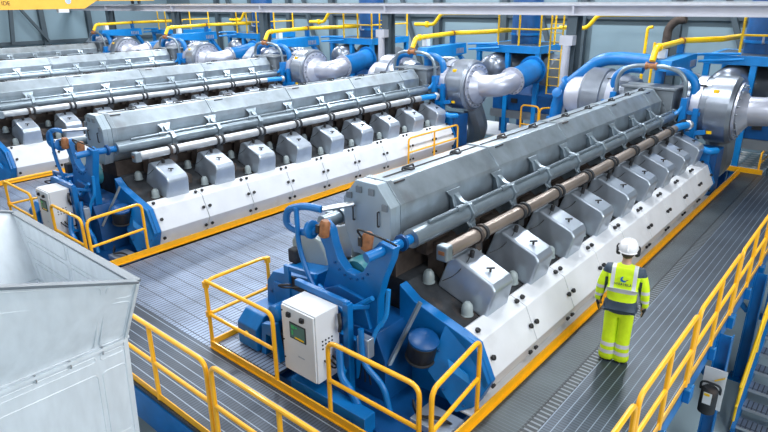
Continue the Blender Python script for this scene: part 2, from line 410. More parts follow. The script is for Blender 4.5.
        MB().box((X(s, 1.03)-.04, 5.77, 1.80), (X(s, 1.03)+.05, 5.779, 1.85)).build('orange_label', 'orange', fp)
    # exhaust box in the vee
    def octa(g=0.0): return [(XC+x*(1+g), 2.1+(z-2.1)*(1+g)) for x, z in [(.18, 2.63), (.41, 2.36), (.41, 1.95), (.25, 1.60), (-.25, 1.60), (-.41, 1.95), (-.41, 2.36), (-.18, 2.63)]]
    cuts = [5.62, 8.25, 10.78, 13.32, 15.65, 16.45]
    for a, b in zip(cuts, cuts[1:]):
        s = MB().prism(octa(), 'y', a+.004, b-.004).build('exhaust_box_section', 'box', root, .012)
        MB().prism(octa(.035), 'y', b-.05, b-.006).build('seam_band', 'box', s, .006)
        MB().box((XC-.012, a+.05, 2.632), (XC+.012, b-.06, 2.642)).build('lid_gap', 'black', s)
        for q in ((.3, .75) if b-a > 1 else (.5,)):
            yy = a+(b-a)*q
            mb = MB(); mb.tube([(XC-.02, yy-.13, 2.635), (XC-.02, yy-.12, 2.675), (XC-.02, yy+.12, 2.675), (XC-.02, yy+.13, 2.635)], .014, 6, .02); mb.box((XC-.06, yy-.05, 2.632), (XC+.07, yy+.05, 2.65))
            mb.build('lifting_lug', 'iron', s)
        MB().tube([(XC+.215, a+.18, 2.60), (XC+.215, a+.42, 2.60)], .012, 6).build('clip', 'iron', s)
    fc = MB().prism(octa(.03), 'y', 5.50, 5.60).build('exhaust_box_end_plate', 'box_front', root, .01)
    for x in (-.22, .22):
        MB().tube([(XC+x, 5.50, 2.28), (XC+x, 5.47, 2.28), (XC+x, 5.47, 2.08), (XC+x, 5.50, 2.08)], .012, 6, .02).build('grab_handle', 'iron', fc)
    MB().prism(octa(.045), 'y', 5.70, 5.80).build('collar', 'box', fc, .008); MB().prism(octa(.02), 'y', 5.60, 5.70).build('collar', 'box_front', fc, .008)
    for x, z in ((-.3, 2.42), (.10, 2.53), (.33, 2.36), (-.12, 2.53)):
        MB().box((XC+x-.045, 5.475, z-.045), (XC+x+.045, 5.50, z+.045)).build('latch_plate', 'tank', fc)
    MB().box((XC-.34, 5.7, 1.28), (XC+.34, 16.4, 1.62)).build('exhaust_box_support', 'rust', root)
    eb = MB().box((XC-.62, 16.55, 1.75), (XC+.66, 17.25, 2.62)).build('outlet_box', 'tank', root, .03)
    MB().box((XC-.68, 16.5, 2.62), (XC+.72, 17.3, 2.68)).build('lid', 'tank', eb, .01)

    # ---------------- front end
    def blue(mb, name, m='blue', parent=root, bevel=.012): return mb.build(name, m, parent, bevel)
    # curved arms carrying the pipe ends
    arm = [(-.54, 2.06), (-.38, 2.14), (-.25, 2.05), (-.20, 1.85), (-.12, 1.67), (.02, 1.54), (.18, 1.52), (.32, 1.60), (.42, 1.77), (.52, 2.0), (.62, 2.11), (.84, 2.07),
           (.80, 1.90), (.67, 1.60), (.58, 1.30), (.56, .62), (-.46, .62), (-.42, 1.20), (-.31, 1.50), (-.37, 1.75), (-.48, 1.93)]
    a = blue(MB().prism([(XC+x, z) for x, z in arm], 'y', 5.05, 5.19), 'front_bracket')
    for ang in range(7):
        t = PI*1.2+ang*PI/10
        MB().cyl((XC+.12+.36*math.cos(t), 5.03, 1.82+.36*math.sin(t)), (XC+.12+.36*math.cos(t), 5.06, 1.82+.36*math.sin(t)), .018, n=8).build('bolt', 'blue_dark', a)
    MB().prism([(XC+x, z) for x, z in [(-.52, .62), (-.40, 1.15), (-.10, 1.30), (.35, 1.25), (.55, .62)]], 'y', 5.0, 5.06).build('rib_plate', 'blue', a, .01)
    MB().tube([(XC-.45, 4.98, 1.2), (XC+.05, 4.98, .96), (XC+.55, 4.98, 1.34)], .035, 8, .04).build('brace', 'blue_light', a)
    MB().lathe([(0, .22), (.05, .25), (.2, .25), (.22, .2)], (XC+.05, 5.22, 1.40), 'y', 28).build('camshaft_cover', 'teal', root)
    # pipe ends
    MB().tube([(XC+.66, 5.61, 1.98), (XC+.66, 5.0, 2.0), (XC+.62, 4.80, 1.98)], .065, 14, .12).build('pipe_end', 'blue', root)
    MB().tube([(XC-.66, 5.61, 1.98), (XC-.66, 5.30, 1.98)], .10, 14).build('pipe_end', 'pipe', root)
    MB().tube([(XC-.34, 5.0, 2.33), (XC-.60, 4.95, 2.34), (XC-.95, 4.93, 2.22), (XC-1.0, 4.93, 1.98), (XC-.72, 4.95, 1.92), (XC-.45, 5.0, 2.0)], .05, 10, .14).build('bend_pipe', 'blue', root)
    MB().tube([(XC-.34, 5.0, 2.33), (XC-.2, 5.45, 2.32)], .035, 10).build('sensor_rod', 'steel', root)
    MB().lathe([(0, .08), (.02, .13), (.06, .13), (.08, .08)], (XC-.58, 4.99, 2.0), (1, 0, .1), 14).build('pipe_flange', 'blue', root)
    MB().tube([(XC-.72, 4.9, 2.3), (XC-.70, 4.88, 1.75), (XC-.55, 4.9, 1.35), (XC-.38, 4.92, 1.05)], .035, 8, .2).build('drain_pipe', 'blue', root)
    MB().lathe([(0, .07), (.01, .11), (.05, .11), (.06, .07)], (XC+.66, 5.40, 1.985), 'y', 14).build('pipe_flange', 'blue_dark', root)
    for x, z in ((-.30, 2.08), (.46, 2.10)):
        mb = MB(); mb.lathe([(0, .05), (.02, .075), (.2, .075), (.24, .05)], (XC+x, 4.98, z-.12), (.15, .05, 1), 12); mb.build('actuator', 'orange', root)
        MB().box((XC+x-.07, 4.90, z-.06), (XC+x-.005, 5.0, z+.06)).build('sensor_head', 'black', root, .01)
    MB().tube([(XC+.45, 4.95, 2.12), (XC+.4, 4.85, 2.3), (XC+.75, 4.95, 2.22), (XC+.85, 5.1, 2.1)], .014, 6, .1).build('signal_cable', 'black', root)
    # gear casing
    mb = MB(); mb.prism([(XC+x, z) for x, z in [(-.95, -.9), (-.95, .55), (-.70, .85), (.62, .85), (.78, .5), (.78, -.9)]], 'y', 4.95, 5.68)
    gc = blue(mb, 'gear_casing', 'blue_dark')  # darker blue puts the shade of the front-end voids into the colour
    MB().box((XC-.3, 4.86, .1), (XC+.35, 4.95, .7)).build('inspection_plate', 'blue', gc, .01)
    for i in range(5):
        MB().cyl((XC-.25+i*.14, 4.84, .66), (XC-.25+i*.14, 4.87, .66), .016, n=8).build('bolt', 'blue_dark', gc)
    MB().box((XC+.48, 4.74, .60), (XC+.68, 4.86, .88)).build('junction_box', 'cover', gc, .015)
    for i in range(3):
        MB().tube([(XC+.52+i*.06, 4.80, .61), (XC+.52+i*.06, 4.78, .42), (XC+.42+i*.1, 4.84, .15)], .012, 6, .1).build('cable', 'black', gc)
    # lower plate and pumps
    blue(MB().box((XC-1.0, 4.45, -1.6), (XC+1.75, 5.66, -.12)), 'oil_sump', 'blue_dark')  # same darker blue, shade painted into the sump
    blue(MB().box((XC-.35, 4.3, -.9), (XC+1.0, 4.5, .12)), 'lower_plate', 'blue')
    for x in (-.05, .35, .75): MB().cyl((XC+x, 4.27, -.05), (XC+x, 4.31, -.05), .05, n=14).build('plate_boss', 'blue_dark', root)
    MB().tube([(XC+.30, 4.6, .75), (XC+.42, 4.5, .35), (XC+.62, 4.48, .25), (XC+.78, 4.5, -.05)], .05, 10, .14).build('oil_pipe', 'blue', root)
    MB().tube([(XC+.55, 4.75, 1.0), (XC+.62, 4.7, .55), (XC+.95, 4.72, .35), (XC+1.05, 4.72, .0)], .04, 10, .14).build('oil_pipe', 'blue', root)
    MB().tube([(XC+.82, 4.98, 1.55), (XC+.80, 4.96, 1.15), (XC+.66, 4.9, .95), (XC+.62, 4.86, .7)], .03, 8, .12).build('lube_pipe', 'blue_light', root)
    mb = MB(); mb.lathe([(0, .17), (.03, .19), (.27, .19), (.29, .16)], (XC+1.06, 5.32, .52), (.25, -.1, 1), 28); blue(mb, 'vibration_damper', 'black')
    MB().lathe([(0, .195), (.02, .205), (.04, .195)], (XC+1.06, 5.32, .51), (.25, -.1, 1), 28).build('damper_rim', 'iron', root)
    MB().lathe([(0, .20), (.03, .20), (.06, .16), (.07, .01)], (XC+1.135, 5.29, .81), (.25, -.1, 1), 28).build('damper_cover', 'blue_dark', root)
    MB().bar((XC+.80, 5.0, .45), (XC+.98, 5.42, 1.25), .045, .045).build('strut', 'pipe', root)
    # blue plate closing the front of the cylinder banks, and slanted end cover meeting the white side
    for s in (1, -1):
        pl = [(X(s, x), z) for x, z in [(.55, 1.33), (.80, 1.16), (1.50, .955), (1.76, .865), (1.97, .40), (1.81, .06), (1.30, -.2), (.55, -.2)]]
        blue(MB().prism(pl, 'y', 5.52, 5.674), 'bank_end_plate')
    mb = MB()
    P = [(1.30, 5.52, 1.00), (1.775, 5.58, .875), (1.99, 5.58, .41), (1.83, 5.42, .04), (1.70, 5.22, .02), (1.18, 5.32, .36)]
    Q = [(1.30, 5.66, 1.00), (1.775, 5.67, .875), (1.99, 5.67, .41), (1.83, 5.67, .04), (1.70, 5.67, .02), (1.18, 5.66, .36)]
    mb.loft([[EX(p) for p in Q], [EX(p) for p in P]])
    ec = blue(mb, 'end_cover', 'blue')
    for i in range(6):
        p0 = Vector(EX(P[i])).lerp(Vector(EX(P[(i+1) % 6])), .5).lerp(Vector(EX((1.58, 5.42, .45))), .12)
        MB().ball(p0, .018, 8).build('bolt', 'blue_dark', ec)
    mb = MB(); q = [(1.46, 5.40, .62), (1.74, 5.43, .50), (1.80, 5.40, .40), (1.52, 5.36, .51)]
    n = (Vector(P[1])-Vector(P[0])).cross(Vector(P[4])-Vector(P[0])).normalized(); n = n if n.y < 0 else -n
    mb.loft([[Vector(EX(p))+n*.03 for p in q], [Vector(EX(p))+n*.055 for p in q]]); mb.build('plain_plate', 'blue_light', ec)
    for i in range(4):
        MB().tube([(XC+1.2, 5.0, .1-.03*i), (XC+1.4, 4.85, .02), (XC+1.62+.03*i, 4.95, .1), (XC+1.8, 5.1, -.08)], .016, 6, .15).build('hose', 'black', root)
    MB().box((XC+1.30, 4.8, -.10), (XC+1.85, 5.2, .0)).build('drip_tray', 'cover', root, .01)
    # left enclosure with perspex cover behind
    mb = MB(); mb.prism([(XC+x, z) for x, z in [(-1.62, .25), (-1.55, .95), (-1.40, 1.14), (-.62, 1.26), (-.62, -.1), (-1.55, -.1)]], 'y', 4.95, 5.6)
    le = blue(mb, 'left_enclosure', 'blue')
    MB().box((XC-1.36, 4.92, .35), (XC-.75, 4.95, 1.0)).build('door', 'blue', le, .01)
    mb = MB(); pl = [(-1.50, 1.12), (-1.53, 1.45), (-1.40, 1.62), (-1.15, 1.66), (-.92, 1.58), (-.80, 1.40), (-.74, 1.15)]
    mb.prism([(XC+x, z) for x, z in pl], 'y', 5.45, 5.75); mb.build('gear_guard', 'cap', le, .03)
    MB().box((XC-1.46, 5.30, 1.15), (XC-1.28, 5.45, 1.38)).build('motor', 'iron', le, .03)
    for x, z in ((-1.45, .8), (-1.48, .35), (-1.0, 1.1)): MB().cyl((XC+x, 4.94, z), (XC+x, 4.96, z), .025, n=8).build('bolt', 'blue_dark', le)
    MB().bar((XC-1.02, 4.92, .6), (XC-1.02, 4.92, 1.36), .10, .05).build('upright', 'blue', root)
    MB().bar((XC-1.02, 4.93, 1.32), (XC-.44, 4.93, 1.36), .05, .07).build('cross_rail', 'blue', root)
    MB().box((XC-.96, 4.935, 1.0), (XC-.66, 4.95, 1.2)).build('opening', 'black', le)  # black sheet painting the dark of an opening, no real hole
    # frame that carries the control cabinet
    mb = MB(); mb.bar((XC-.62, 4.74, 1.30), (XC+.36, 4.74, 1.28), .08, .09); mb.bar((XC+.34, 4.74, 1.30), (XC+.34, 4.74, -.1), .10, .10)
    mb.bar((XC-.40, 4.74, 1.28), (XC-.38, 5.05, 1.10), .06, .06); mb.bar((XC+.34, 4.74, 1.24), (XC+.42, 5.05, 1.15), .06, .06)
    blue(mb, 'cabinet_frame', 'blue')
    MB().tube([(XC-.70, 4.7, 1.24), (XC-.90, 4.62, 1.20), (XC-.93, 4.75, 1.10), (XC-.7, 4.9, 1.12)], .016, 6, .08).build('hose', 'black', root)
    MB().tube([(XC+.22, 4.64, .60), (XC+.38, 4.56, .5), (XC+.42, 4.55, .40), (XC+.3, 4.7, .3)], .03, 8, .08).build('hose', 'blue_light', root)
    MB().tube([(XC+.26, 4.66, 1.15), (XC+.34, 4.6, 1.05), (XC+.26, 4.66, .9)], .025, 8, .06).build('hose', 'black', root)

    # ---------------- turbocharger end
    for s in (1, -1):
        tb = MB().lathe([(0.45, 0.35), (0.55, 0.62), (0.75, 0.72), (1.1, 0.74), (1.13, 0.79), (1.38, 0.81), (1.4, 0.87), (1.9, 0.87), (1.99, 0.8), (2.0, 0.45)] if s == 1 else
                        [(-0.45, 0.35), (-0.55, 0.62), (-0.75, 0.72), (-1.1, 0.74), (-1.13, 0.79), (-1.38, 0.81), (-1.4, 0.87), (-1.9, 0.87), (-1.99, 0.8), (-2.0, 0.45)], (XC, 17.6, 2.1), 'x', 20).build('turbocharger', 'silver_dark', root, smooth=20)
        MB().lathe([(s*1.0, .74), (s*1.01, .83), (s*1.22, .835), (s*1.23, .80)], (XC, 17.6, 2.1), 'x', 20).build('clamp_band', 'silver', tb)
        MB().lathe([(s*2.0, .30), (s*2.0, .73), (s*2.06, .73), (s*2.07, .5)], (XC, 17.6, 2.1), 'x', 28).build('flange', 'silver', tb)
        if s == 1:
            for i in range(20):
                t = 2*PI*i/20; MB().cyl((XC+2.06, 17.6+.66*math.cos(t), 2.1+.66*math.sin(t)), (XC+2.11, 17.6+.66*math.cos(t), 2.1+.66*math.sin(t)), .026, n=6).build('bolt', 'tank', tb)
        else:
            MB().lathe([(-2.05, .60), (-2.2, .58), (-2.45, .55), (-2.58, .45), (-2.62, .02)], (XC, 17.6, 2.1), 'x', 24).build('end_dome', 'silver', tb)
        if s == 1: MB().tube([(X(s, 2.06), 17.6, 2.10), (X(s, 2.16), 17.6, 2.11), (X(s, 2.27), 17.6, 2.12), (X(s, 2.55), 17.61, 2.14), (X(s, 2.75), 17.68, 2.16), (X(s, 2.88), 17.82, 2.19), (X(s, 2.94), 18.02, 2.23), (X(s, 2.95), 18.25, 2.27)],
                  [.60, .48, .37, .36, .365, .37, .37, .37], 22).build('outlet_elbow', 'silver', tb)
        if s == 1:
            MB().lathe([(0, .36), (0, .46), (.06, .46), (.06, .36)], (X(s, 2.98), 18.22, 2.27), (0, 1, .12), 24).build('elbow_flange', 'silver', tb)
            for i in range(18):
                t = 2*PI*i/18; MB().cyl((X(s, 2.98)+.42*math.cos(t), 18.19, 2.27+.42*math.sin(t)), (X(s, 2.98)+.42*math.cos(t), 18.225, 2.275+.42*math.sin(t)), .022, n=6).build('bolt', 'tank', tb)
        if s == 1:
            for t in (.9, 2.2):
                MB().box((XC+1.5, 17.6-.88*math.sin(t)-.03, 2.1+.86*math.cos(t)-.03), (XC+1.62, 17.6-.88*math.sin(t)+.05, 2.1+.86*math.cos(t)+.05)).build('warning_tag', 'gas_yellow', tb)
        MB().tube([(X(s, 1.60), 17.9, 1.5), (X(s, 1.65), 18.15, 1.0), (X(s, 1.55), 18.6, .45), (X(s, 1.1), 19.0, -.1)], .36, 10, .5).build('intake_elbow', 'tank', root, smooth=15)
        # blue columns and charge-air cooler around the turbo
        cc = blue(MB().box((min(X(s, 1.05), X(s, 1.90)), 16.62, -1.5), (max(X(s, 1.05), X(s, 1.90)), 17.3, 1.20)), 'air_cooler', 'blue_dark')
        for z in (-.1, .35, .8): MB().box((min(X(s, 1.15), X(s, 1.75)), 16.58, z), (max(X(s, 1.15), X(s, 1.75)), 16.62, z+.32)).build('cover_plate', 'blue', cc, .01)
        mb = MB(); mb.box((X(s, .92)-.08, 16.6, .6), (X(s, .92)+.08, 16.85, 2.45)); mb.box((X(s, 1.2)-.07, 16.7, 1.2), (X(s, 1.2)+.07, 16.85, 2.2)); mb.bar((X(s, .9), 16.7, 1.5), (X(s, 1.5), 16.8, 1.62), .1, .12); mb.bar((X(s, .9), 16.7, 2.1), (X(s, 1.3), 16.8, 2.05), .1, .1)
        blue(mb, 'turbo_bracket')
        MB().tube([(X(s, 1.35), 16.45, 1.30), (X(s, 1.75), 16.42, 1.22), (X(s, 1.85), 16.7, 1.2)], .085, 12, .12).build('air_pipe', 'blue_light', root)
        MB().tube([(X(s, .88), 16.75, 2.4), (X(s, .88), 16.72, 2.85), (X(s, .70), 16.68, 3.10), (X(s, .35), 16.62, 3.20), (X(s, .06), 16.6, 3.20)], .055, 12, .3).build('vent_hose', 'pipe', root)
        MB().tube([(X(s, 1.05), 17.0, 2.4), (X(s, 1.05), 17.0, 2.85), (X(s, .7), 16.98, 3.08), (X(s, .3), 16.95, 3.05)], .11, 12, .4).build('water_pipe', 'blue', root)
        MB().tube([(X(s, .66), 16.45, 2.0), (X(s, .80), 16.6, 2.05), (X(s, .93), 16.66, 2.3)], .05, 10, .1).build('feed_pipe', 'blue_light', root)
        for q in range(3):
            MB().tube([(X(s, 1.0+.08*q), 17.05, 2.75), (X(s, 1.15+.1*q), 17.15, 2.72), (X(s, 1.12+.1*q), 17.3, 2.4)], .02, 6, .1).build('hose', 'black', root)
    MB().lathe([(-.14, .10), (-.10, .10), (-.1, .07), (.1, .07), (.1, .10), (.14, .10)], (XC, 16.6, 3.20), 'x', 14).build('gas_valve', 'orange', root)
    # box girder on top of the turbochargers
    mb = MB(); mb.prism([(16.85, 3.05), (16.95, 3.32), (19.35, 3.36), (19.4, 2.98), (18.6, 2.92)], 'x', XC-.02, XC+.40)
    bg = blue(mb, 'turbo_girder', 'blue_light')
    MB().bar((XC+.2, 19.1, 3.0), (XC+.75, 19.3, 2.3), .22, .12).build('strut', 'blue', bg); MB().bar((XC-.05, 17.6, 3.1), (XC-.05, 17.6, 2.5), .2, .2).build('strut', 'blue', bg)
    for i in range(5): MB().box((XC+.401, 18.7+i*.1, 3.02), (XC+.43, 18.75+i*.1, 3.2)).build('clip', 'silver', bg)
    mb = MB()
    for i in range(4): mb.tube([(XC+.25+.12*i, 17.6+.1*i, 2.95), (XC+.5+.12*i, 17.7+.1*i, 2.9), (XC+.6+.12*i, 17.8+.1*i, 2.5)], .04, 8, .1)
    mb.build('cable_bundle', 'silver_dark', bg)
    return root
ENGINE = make_engine()
ENGINES = [ENGINE]
for k in range(1, 5):
    e = copy_tree(ENGINE, skip=('knob', 'cable') if k > 2 else ()); e.location.x -= PITCH*k; ENGINES.append(e)
    for ch in e.children:
        if ch.name.startswith('fuel_pipe'): ch.material_slots[0].link = 'OBJECT'; ch.material_slots[0].material = M['greypipe']
for e, l in zip(ENGINES, ['nearest engine, with grey silver top, white sides and blue front end, beside the worker',
                          'second engine from the front, long white side facing the left aisle',
                          'third engine from the front, its blue end cover at the left edge of the photo',
                          'fourth engine from the front, only its silver top showing behind the third',
                          'farthest engine, its silver top running along the left wall']): e['label'] = l

def spread(root, n, labels, ks=None):
    """copies of a thing beside the further engines"""
    out = [root]; root['label'] = labels[0]
    for i in range(1, n):
        c = copy_tree(root); c.location.x -= PITCH*i; c['label'] = labels[i]; out.append(c)
    return out

# ------------------------------------------------------------------ yellow edges, railings
def kick(x, y0, y1, name, label, grp, h=.13, m='yellow'):
    t = MB().box((x-.012, y0, 0.001), (x+.012, y1, h)).box((x-.05, y0, .001), (x+.05, y1, .018))
    return single(t, name, m, label, 'kick plate', grp, ((x), (y0+y1)/2, 0))
for k in range(3):
    kick(XC+1.97-PITCH*k, 4.18, 19.6, 'kick_plate', 'yellow kick plate along the white right side of '+ENG[k], 'yellow kick plates along the engines')
for k in range(2):
    x0 = XC-1.98-PITCH*k
    single(MB().box((x0, 4.138, .001), (XC+1.95-PITCH*k, 4.162, .12)).box((x0, 4.12, .001), (XC+1.95-PITCH*k, 4.18, .018)), 'kick_plate', 'yellow',
           'yellow kick plate across the blue front of '+ENG[k], 'kick plate', 'yellow kick plates along the engines', ((x0+XC+1.95-PITCH*k)/2, 4.15, 0))
    single(MB().box((x0-.012, 4.17, .001), (x0+.012, 19.6, .12)), 'kick_plate', 'yellow',
           'yellow kick plate along the far left side of '+ENG[k], 'kick plate', 'yellow kick plates along the engines', (x0, 10, 0))

RT = .029
def u_rail(t, a, b, posts, h=1.1, mid=.56, r=RT, round_a=True, round_b=True, post_a=True, post_b=True):
    """one guard-rail bay from a to b: rounded hoop, middle rail, posts at fractions"""
    a, b = Vector(a), Vector(b)
    up = Vector((0,0,h)); pts = []
    if post_a: pts.append(a)
    pts += [a+up, b+up]
    if post_b: pts.append(b)
    MB().tube(pts, r, 10, .14).build('top_rail', 'yellow', t)
    MB().tube([a+Vector((0,0,mid)), b+Vector((0,0,mid))], r*.92, 10).build('middle_rail', 'yellow', t)
    for f in posts:
        p = a.lerp(b, f); MB().tube([p, p+up*.985], r, 10).build('post', 'yellow', t)
G = 'yellow guard rails'
# in front of the engines
t = thing('guard_rail', (-3.8, 4.15, 0), '', 'railing', G); u_rail(t, (-4.50, 4.17, 0), (-3.13, 4.17, 0), ())
spread(t, 2, ['yellow two-bar guard rail in front of the blue front of the nearest engine', 'yellow two-bar guard rail before the second engine, beside its white cabinet'])
t = thing('guard_rail', (-3.02, 4.8, 0), '', 'railing', G); u_rail(t, (-2.99, 4.2, 0), (-3.13, 5.36, 0), ())
spread(t, 2, ['short yellow guard rail at the blue right front corner of the nearest engine', 'short yellow guard rail at the blue right front corner of the second engine'])
t = thing('guard_rail', (-6.3, 4.5, 0), '', 'railing', G)
u_rail(t, (-7.02, 5.3, 0), (-7.02, 4.17, 0), ()); u_rail(t, (-7.02, 4.17, 0), (-5.52, 4.17, 0), (), post_a=False)
for p in ((-7.02, 5.3), (-7.02, 4.17)):
    for z in (.56, 1.04): MB().box((p[0]-.035, p[1]-.035, z-.05), (p[0]+.035, p[1]+.035, z+.05)).build('bracket', 'yellow', t)
spread(t, 2, ['yellow corner railing around the small blue pump of the nearest engine', 'yellow corner railing left of the white cabinet of the second engine'])
# near edge of the front walkway
def edge_rail(x0, x1, posts, label):
    t = thing('guard_rail', ((x0+x1)/2, 2.99, 0), label, 'railing', G)
    u_rail(t, (x0, 2.99, 0), (x1, 2.99, 0), posts)
    MB().box((x0, 2.978, -.08), (x1, 2.99, .10)).build('toe_board', 'yellow', t)
edge_rail(-10.2, -5.25, (.25, .5, .75), 'yellow guard rail on the near walkway edge, beside the sheet metal duct')
edge_rail(-5.15, -1.45, (.316, .65), 'yellow guard rail at the bottom of the photo, in front of the white cabinet')
# right edge
def side_rail(y0, y1, n, label):
    t = thing('guard_rail', (XR, (y0+y1)/2, 0), label, 'railing', G)
    u_rail(t, (XR, y0, 0), (XR, y1, 0), [i/n for i in range(1, n)])
    MB().box((XR-.006, y0, .0), (XR+.006, y1, .11)).build('toe_board', 'yellow', t)
    for i in range(n+1):
        y = y0+(y1-y0)*i/n
        MB().box((XR, y-.05, -.22), (XR+.09, y+.05, -.02)).build('post_socket', 'blue', t, .01)
side_rail(3.05, 5.36, 2, 'yellow guard rail along the right walkway edge, bay nearest the camera')
side_rail(5.47, 7.66, 2, 'yellow guard rail along the right walkway edge, bay in front of the worker')
side_rail(7.77, 10.15, 2, 'yellow guard rail along the right walkway edge, bay directly right of the worker')
side_rail(10.26, 12.65, 2, 'yellow guard rail along the right walkway edge, bay just beyond the worker')
side_rail(12.76, 15.2, 2, 'yellow guard rail along the right walkway edge, second bay beyond the worker')
side_rail(15.31, 19.6, 3, 'yellow guard rail along the right walkway edge, farthest bay')
# beside the second engine, far half
t = thing('guard_rail', (-11.0, 15.2, 0), 'yellow guard rail at the far end of the white side of the second engine', 'railing', G)
u_rail(t, (-10.93, 13.85, 0), (-10.93, 16.5, 0), (.5,), h=.95, mid=.5)
# small guard around the floor opening at the far end of the walkway
t = thing('guard_rail', (-3.3, 20.6, 0), 'low yellow frame around the bright floor opening at the end of the right walkway', 'railing', G)
u_rail(t, (-2.62, 19.78, 0), (-2.62, 22.2, 0), (), h=.62, mid=.3); u_rail(t, (-2.66, 22.25, 0), (-4.2, 22.25, 0), (), h=.62, mid=.3)
MB().box((-4.3, 19.72, 0), (-2.5, 19.76, .14)).build('toe_board', 'yellow', t)
t = thing('guard_rail', (-1.8, 20, 0), 'yellow hoop railing at the right frame edge, end of the right walkway', 'railing', G)
u_rail(t, (-2.25, 19.75, 0), (-1.5, 19.75, 0), (), h=.62, mid=.3)
t = thing('guard_rail', (-11.0, 20, 0), 'small yellow hoop railing behind the silver top of the nearest engine', 'railing', G)
u_rail(t, (-9.75, 18.6, 0), (-9.1, 18.6, 0), (), h=1.45, mid=.8); u_rail(t, (-9.05, 18.6, 0), (-8.75, 19.0, 0), (), h=1.4, mid=.9)

# ------------------------------------------------------------------ control cabinets
def cabinet():
    t = thing('control_cabinet', (-5.1, 4.45, .28), '', 'cabinet', 'white control cabinets')
    b = MB().box((-5.47, 4.30, .26), (-4.84, 4.70, 1.24)).build('body', 'white', t, .008)
    d = MB().box((-5.455, 4.272, .275), (-4.855, 4.298, 1.225)).build('door', 'white', t, .006)
    f = MB().box((-5.30, 4.262, .80), (-5.00, 4.272, 1.03)).build('display', 'iron', t)
    MB().box((-5.285, 4.258, .82), (-5.015, 4.2615, 1.015)).build('screen', 'lcd', f)
    MB().box((-5.255, 4.254, .955), (-5.20, 4.2575, 1.0)).build('readout', 'screen_green', f)
    MB().box((-5.255, 4.254, .86), (-5.23, 4.2575, .93)).build('readout', 'screen_green', f)
    MB().box((-5.19, 4.254, .97), (-5.15, 4.2575, .99)).build('readout', 'screen_green', f)
    MB().box((-5.20, 4.254, .825), (-5.03, 4.2575, .845)).build('key_row', 'gas_yellow', f)
    for x in (-5.30, -5.05): MB().box((x-.03, 4.24, 1.10), (x+.03, 4.272, 1.16)).box((x-.016, 4.2251, 1.11), (x+.016, 4.2399, 1.15)).build('door_latch', 'black', d)
    for z in (.45, .72, 1.15): MB().cyl((-5.435, 4.262, z), (-5.435, 4.272, z), .012, n=8).build('hinge_pin', 'iron', d)
    for i in range(4):
        for j in range(3): MB().cyl((-4.84, 4.40+.055*i, .74+.055*j), (-4.83, 4.40+.055*i, .74+.055*j), .012, n=8).build('vent_hole', 'iron', b)
    for i in range(3):
        MB().tube([(-4.84, 4.42+.07*i, .56), (-4.76, 4.42+.07*i, .53), (-4.74, 4.5+.05*i, .44), (-4.82, 4.72, .42)], .013, 6, .05).build('cable', 'black', b)
    MB().box((-5.17, 4.269, .55), (-5.05, 4.2725, .565)).build('maker_strip', 'cover', d)
    return t
spread(cabinet(), 2, ['white control cabinet with a green display on the blue front of the nearest engine', 'white control cabinet on the blue front of the second engine, behind the duct'])

# ------------------------------------------------------------------ small blue pump beside the cabinet
def pump():
    t = thing('oil_pump', (-6.3, 4.8, 0), '', 'pump', 'small blue pump units')
    MB().box((-7.0, 4.25, .0), (-5.7, 5.35, .04)).build('tray', 'grate_fine', t)
    mb = MB(); mb.prism([(4.45, .06), (4.45, .42), (4.62, .58), (5.05, .58), (5.15, .42), (5.15, .06)], 'x', -6.75, -6.30); mb.build('tank', 'blue', t, .02)
    mb = MB(); mb.prism([(-6.28, .04), (-6.22, .55), (-5.95, .62), (-5.85, .04), (-5.97, .04), (-6.04, .40), (-6.14, .40), (-6.18, .04)], 'y', 4.50, 4.60); mb.build('support_frame', 'blue', t, .01)
    MB().lathe([(0, .10), (.02, .13), (.38, .13), (.42, .08)], (-6.1, 4.62, .68), 'y', 18).build('motor', 'blue', t)
    MB().cyl((-6.52, 4.41, .3), (-6.52, 4.45, .3), .04, n=12).build('plug', 'gas_yellow', t)
    MB().box((-6.05, 4.62, .05), (-5.78, 5.0, .42)).build('filter_block', 'iron', t, .02)
    MB().tube([(-6.2, 4.9, .55), (-6.0, 5.0, .75), (-5.8, 5.1, .6), (-5.7, 5.3, .4)], .03, 8, .1).build('pipe', 'steel', t)
    MB().box((-6.0, 5.05, .42), (-5.75, 5.3, .48)).build('warning_plate', 'gas_yellow', t)
    return t
spread(pump(), 2, ['small blue oil pump unit inside the yellow corner railing of the nearest engine', 'small blue pump box left of the second engine cabinet'])

# ------------------------------------------------------------------ behind the turbochargers
def gas_pipe():
    t = thing('gas_pipe', (XC, 18, 3.3), '', 'pipe', 'yellow gas pipes over the engines')
    MB().tube([(XC, 16.62, 3.32), (XC, 16.80, 3.64), (XC, 19.2, 3.70), (XC+.80, 20.15, 3.72), (XC+.95, 21.9, 3.72)], .08, 14, .12).build('pipe_run', 'gas_yellow', t)
    for y in (16.98, 19.0): MB().lathe([(0, .088), (0, .11), (.05, .11), (.05, .088)], (XC, y, 3.645+(y-16.98)*.024), 'y', 14).build('flange', 'gas_yellow' if y < 18 else 'orange', t)
    MB().box((XC-.08, 18.95, 3.36), (XC+.08, 19.1, 3.62)).build('support', 'blue', t)
    MB().box((XC-.1, 17.3, 3.34), (XC+.1, 17.5, 3.575)).build('pipe_saddle', 'white', t)
    return t
spread(gas_pipe(), 5, ['yellow gas pipe over '+e for e in ENG])
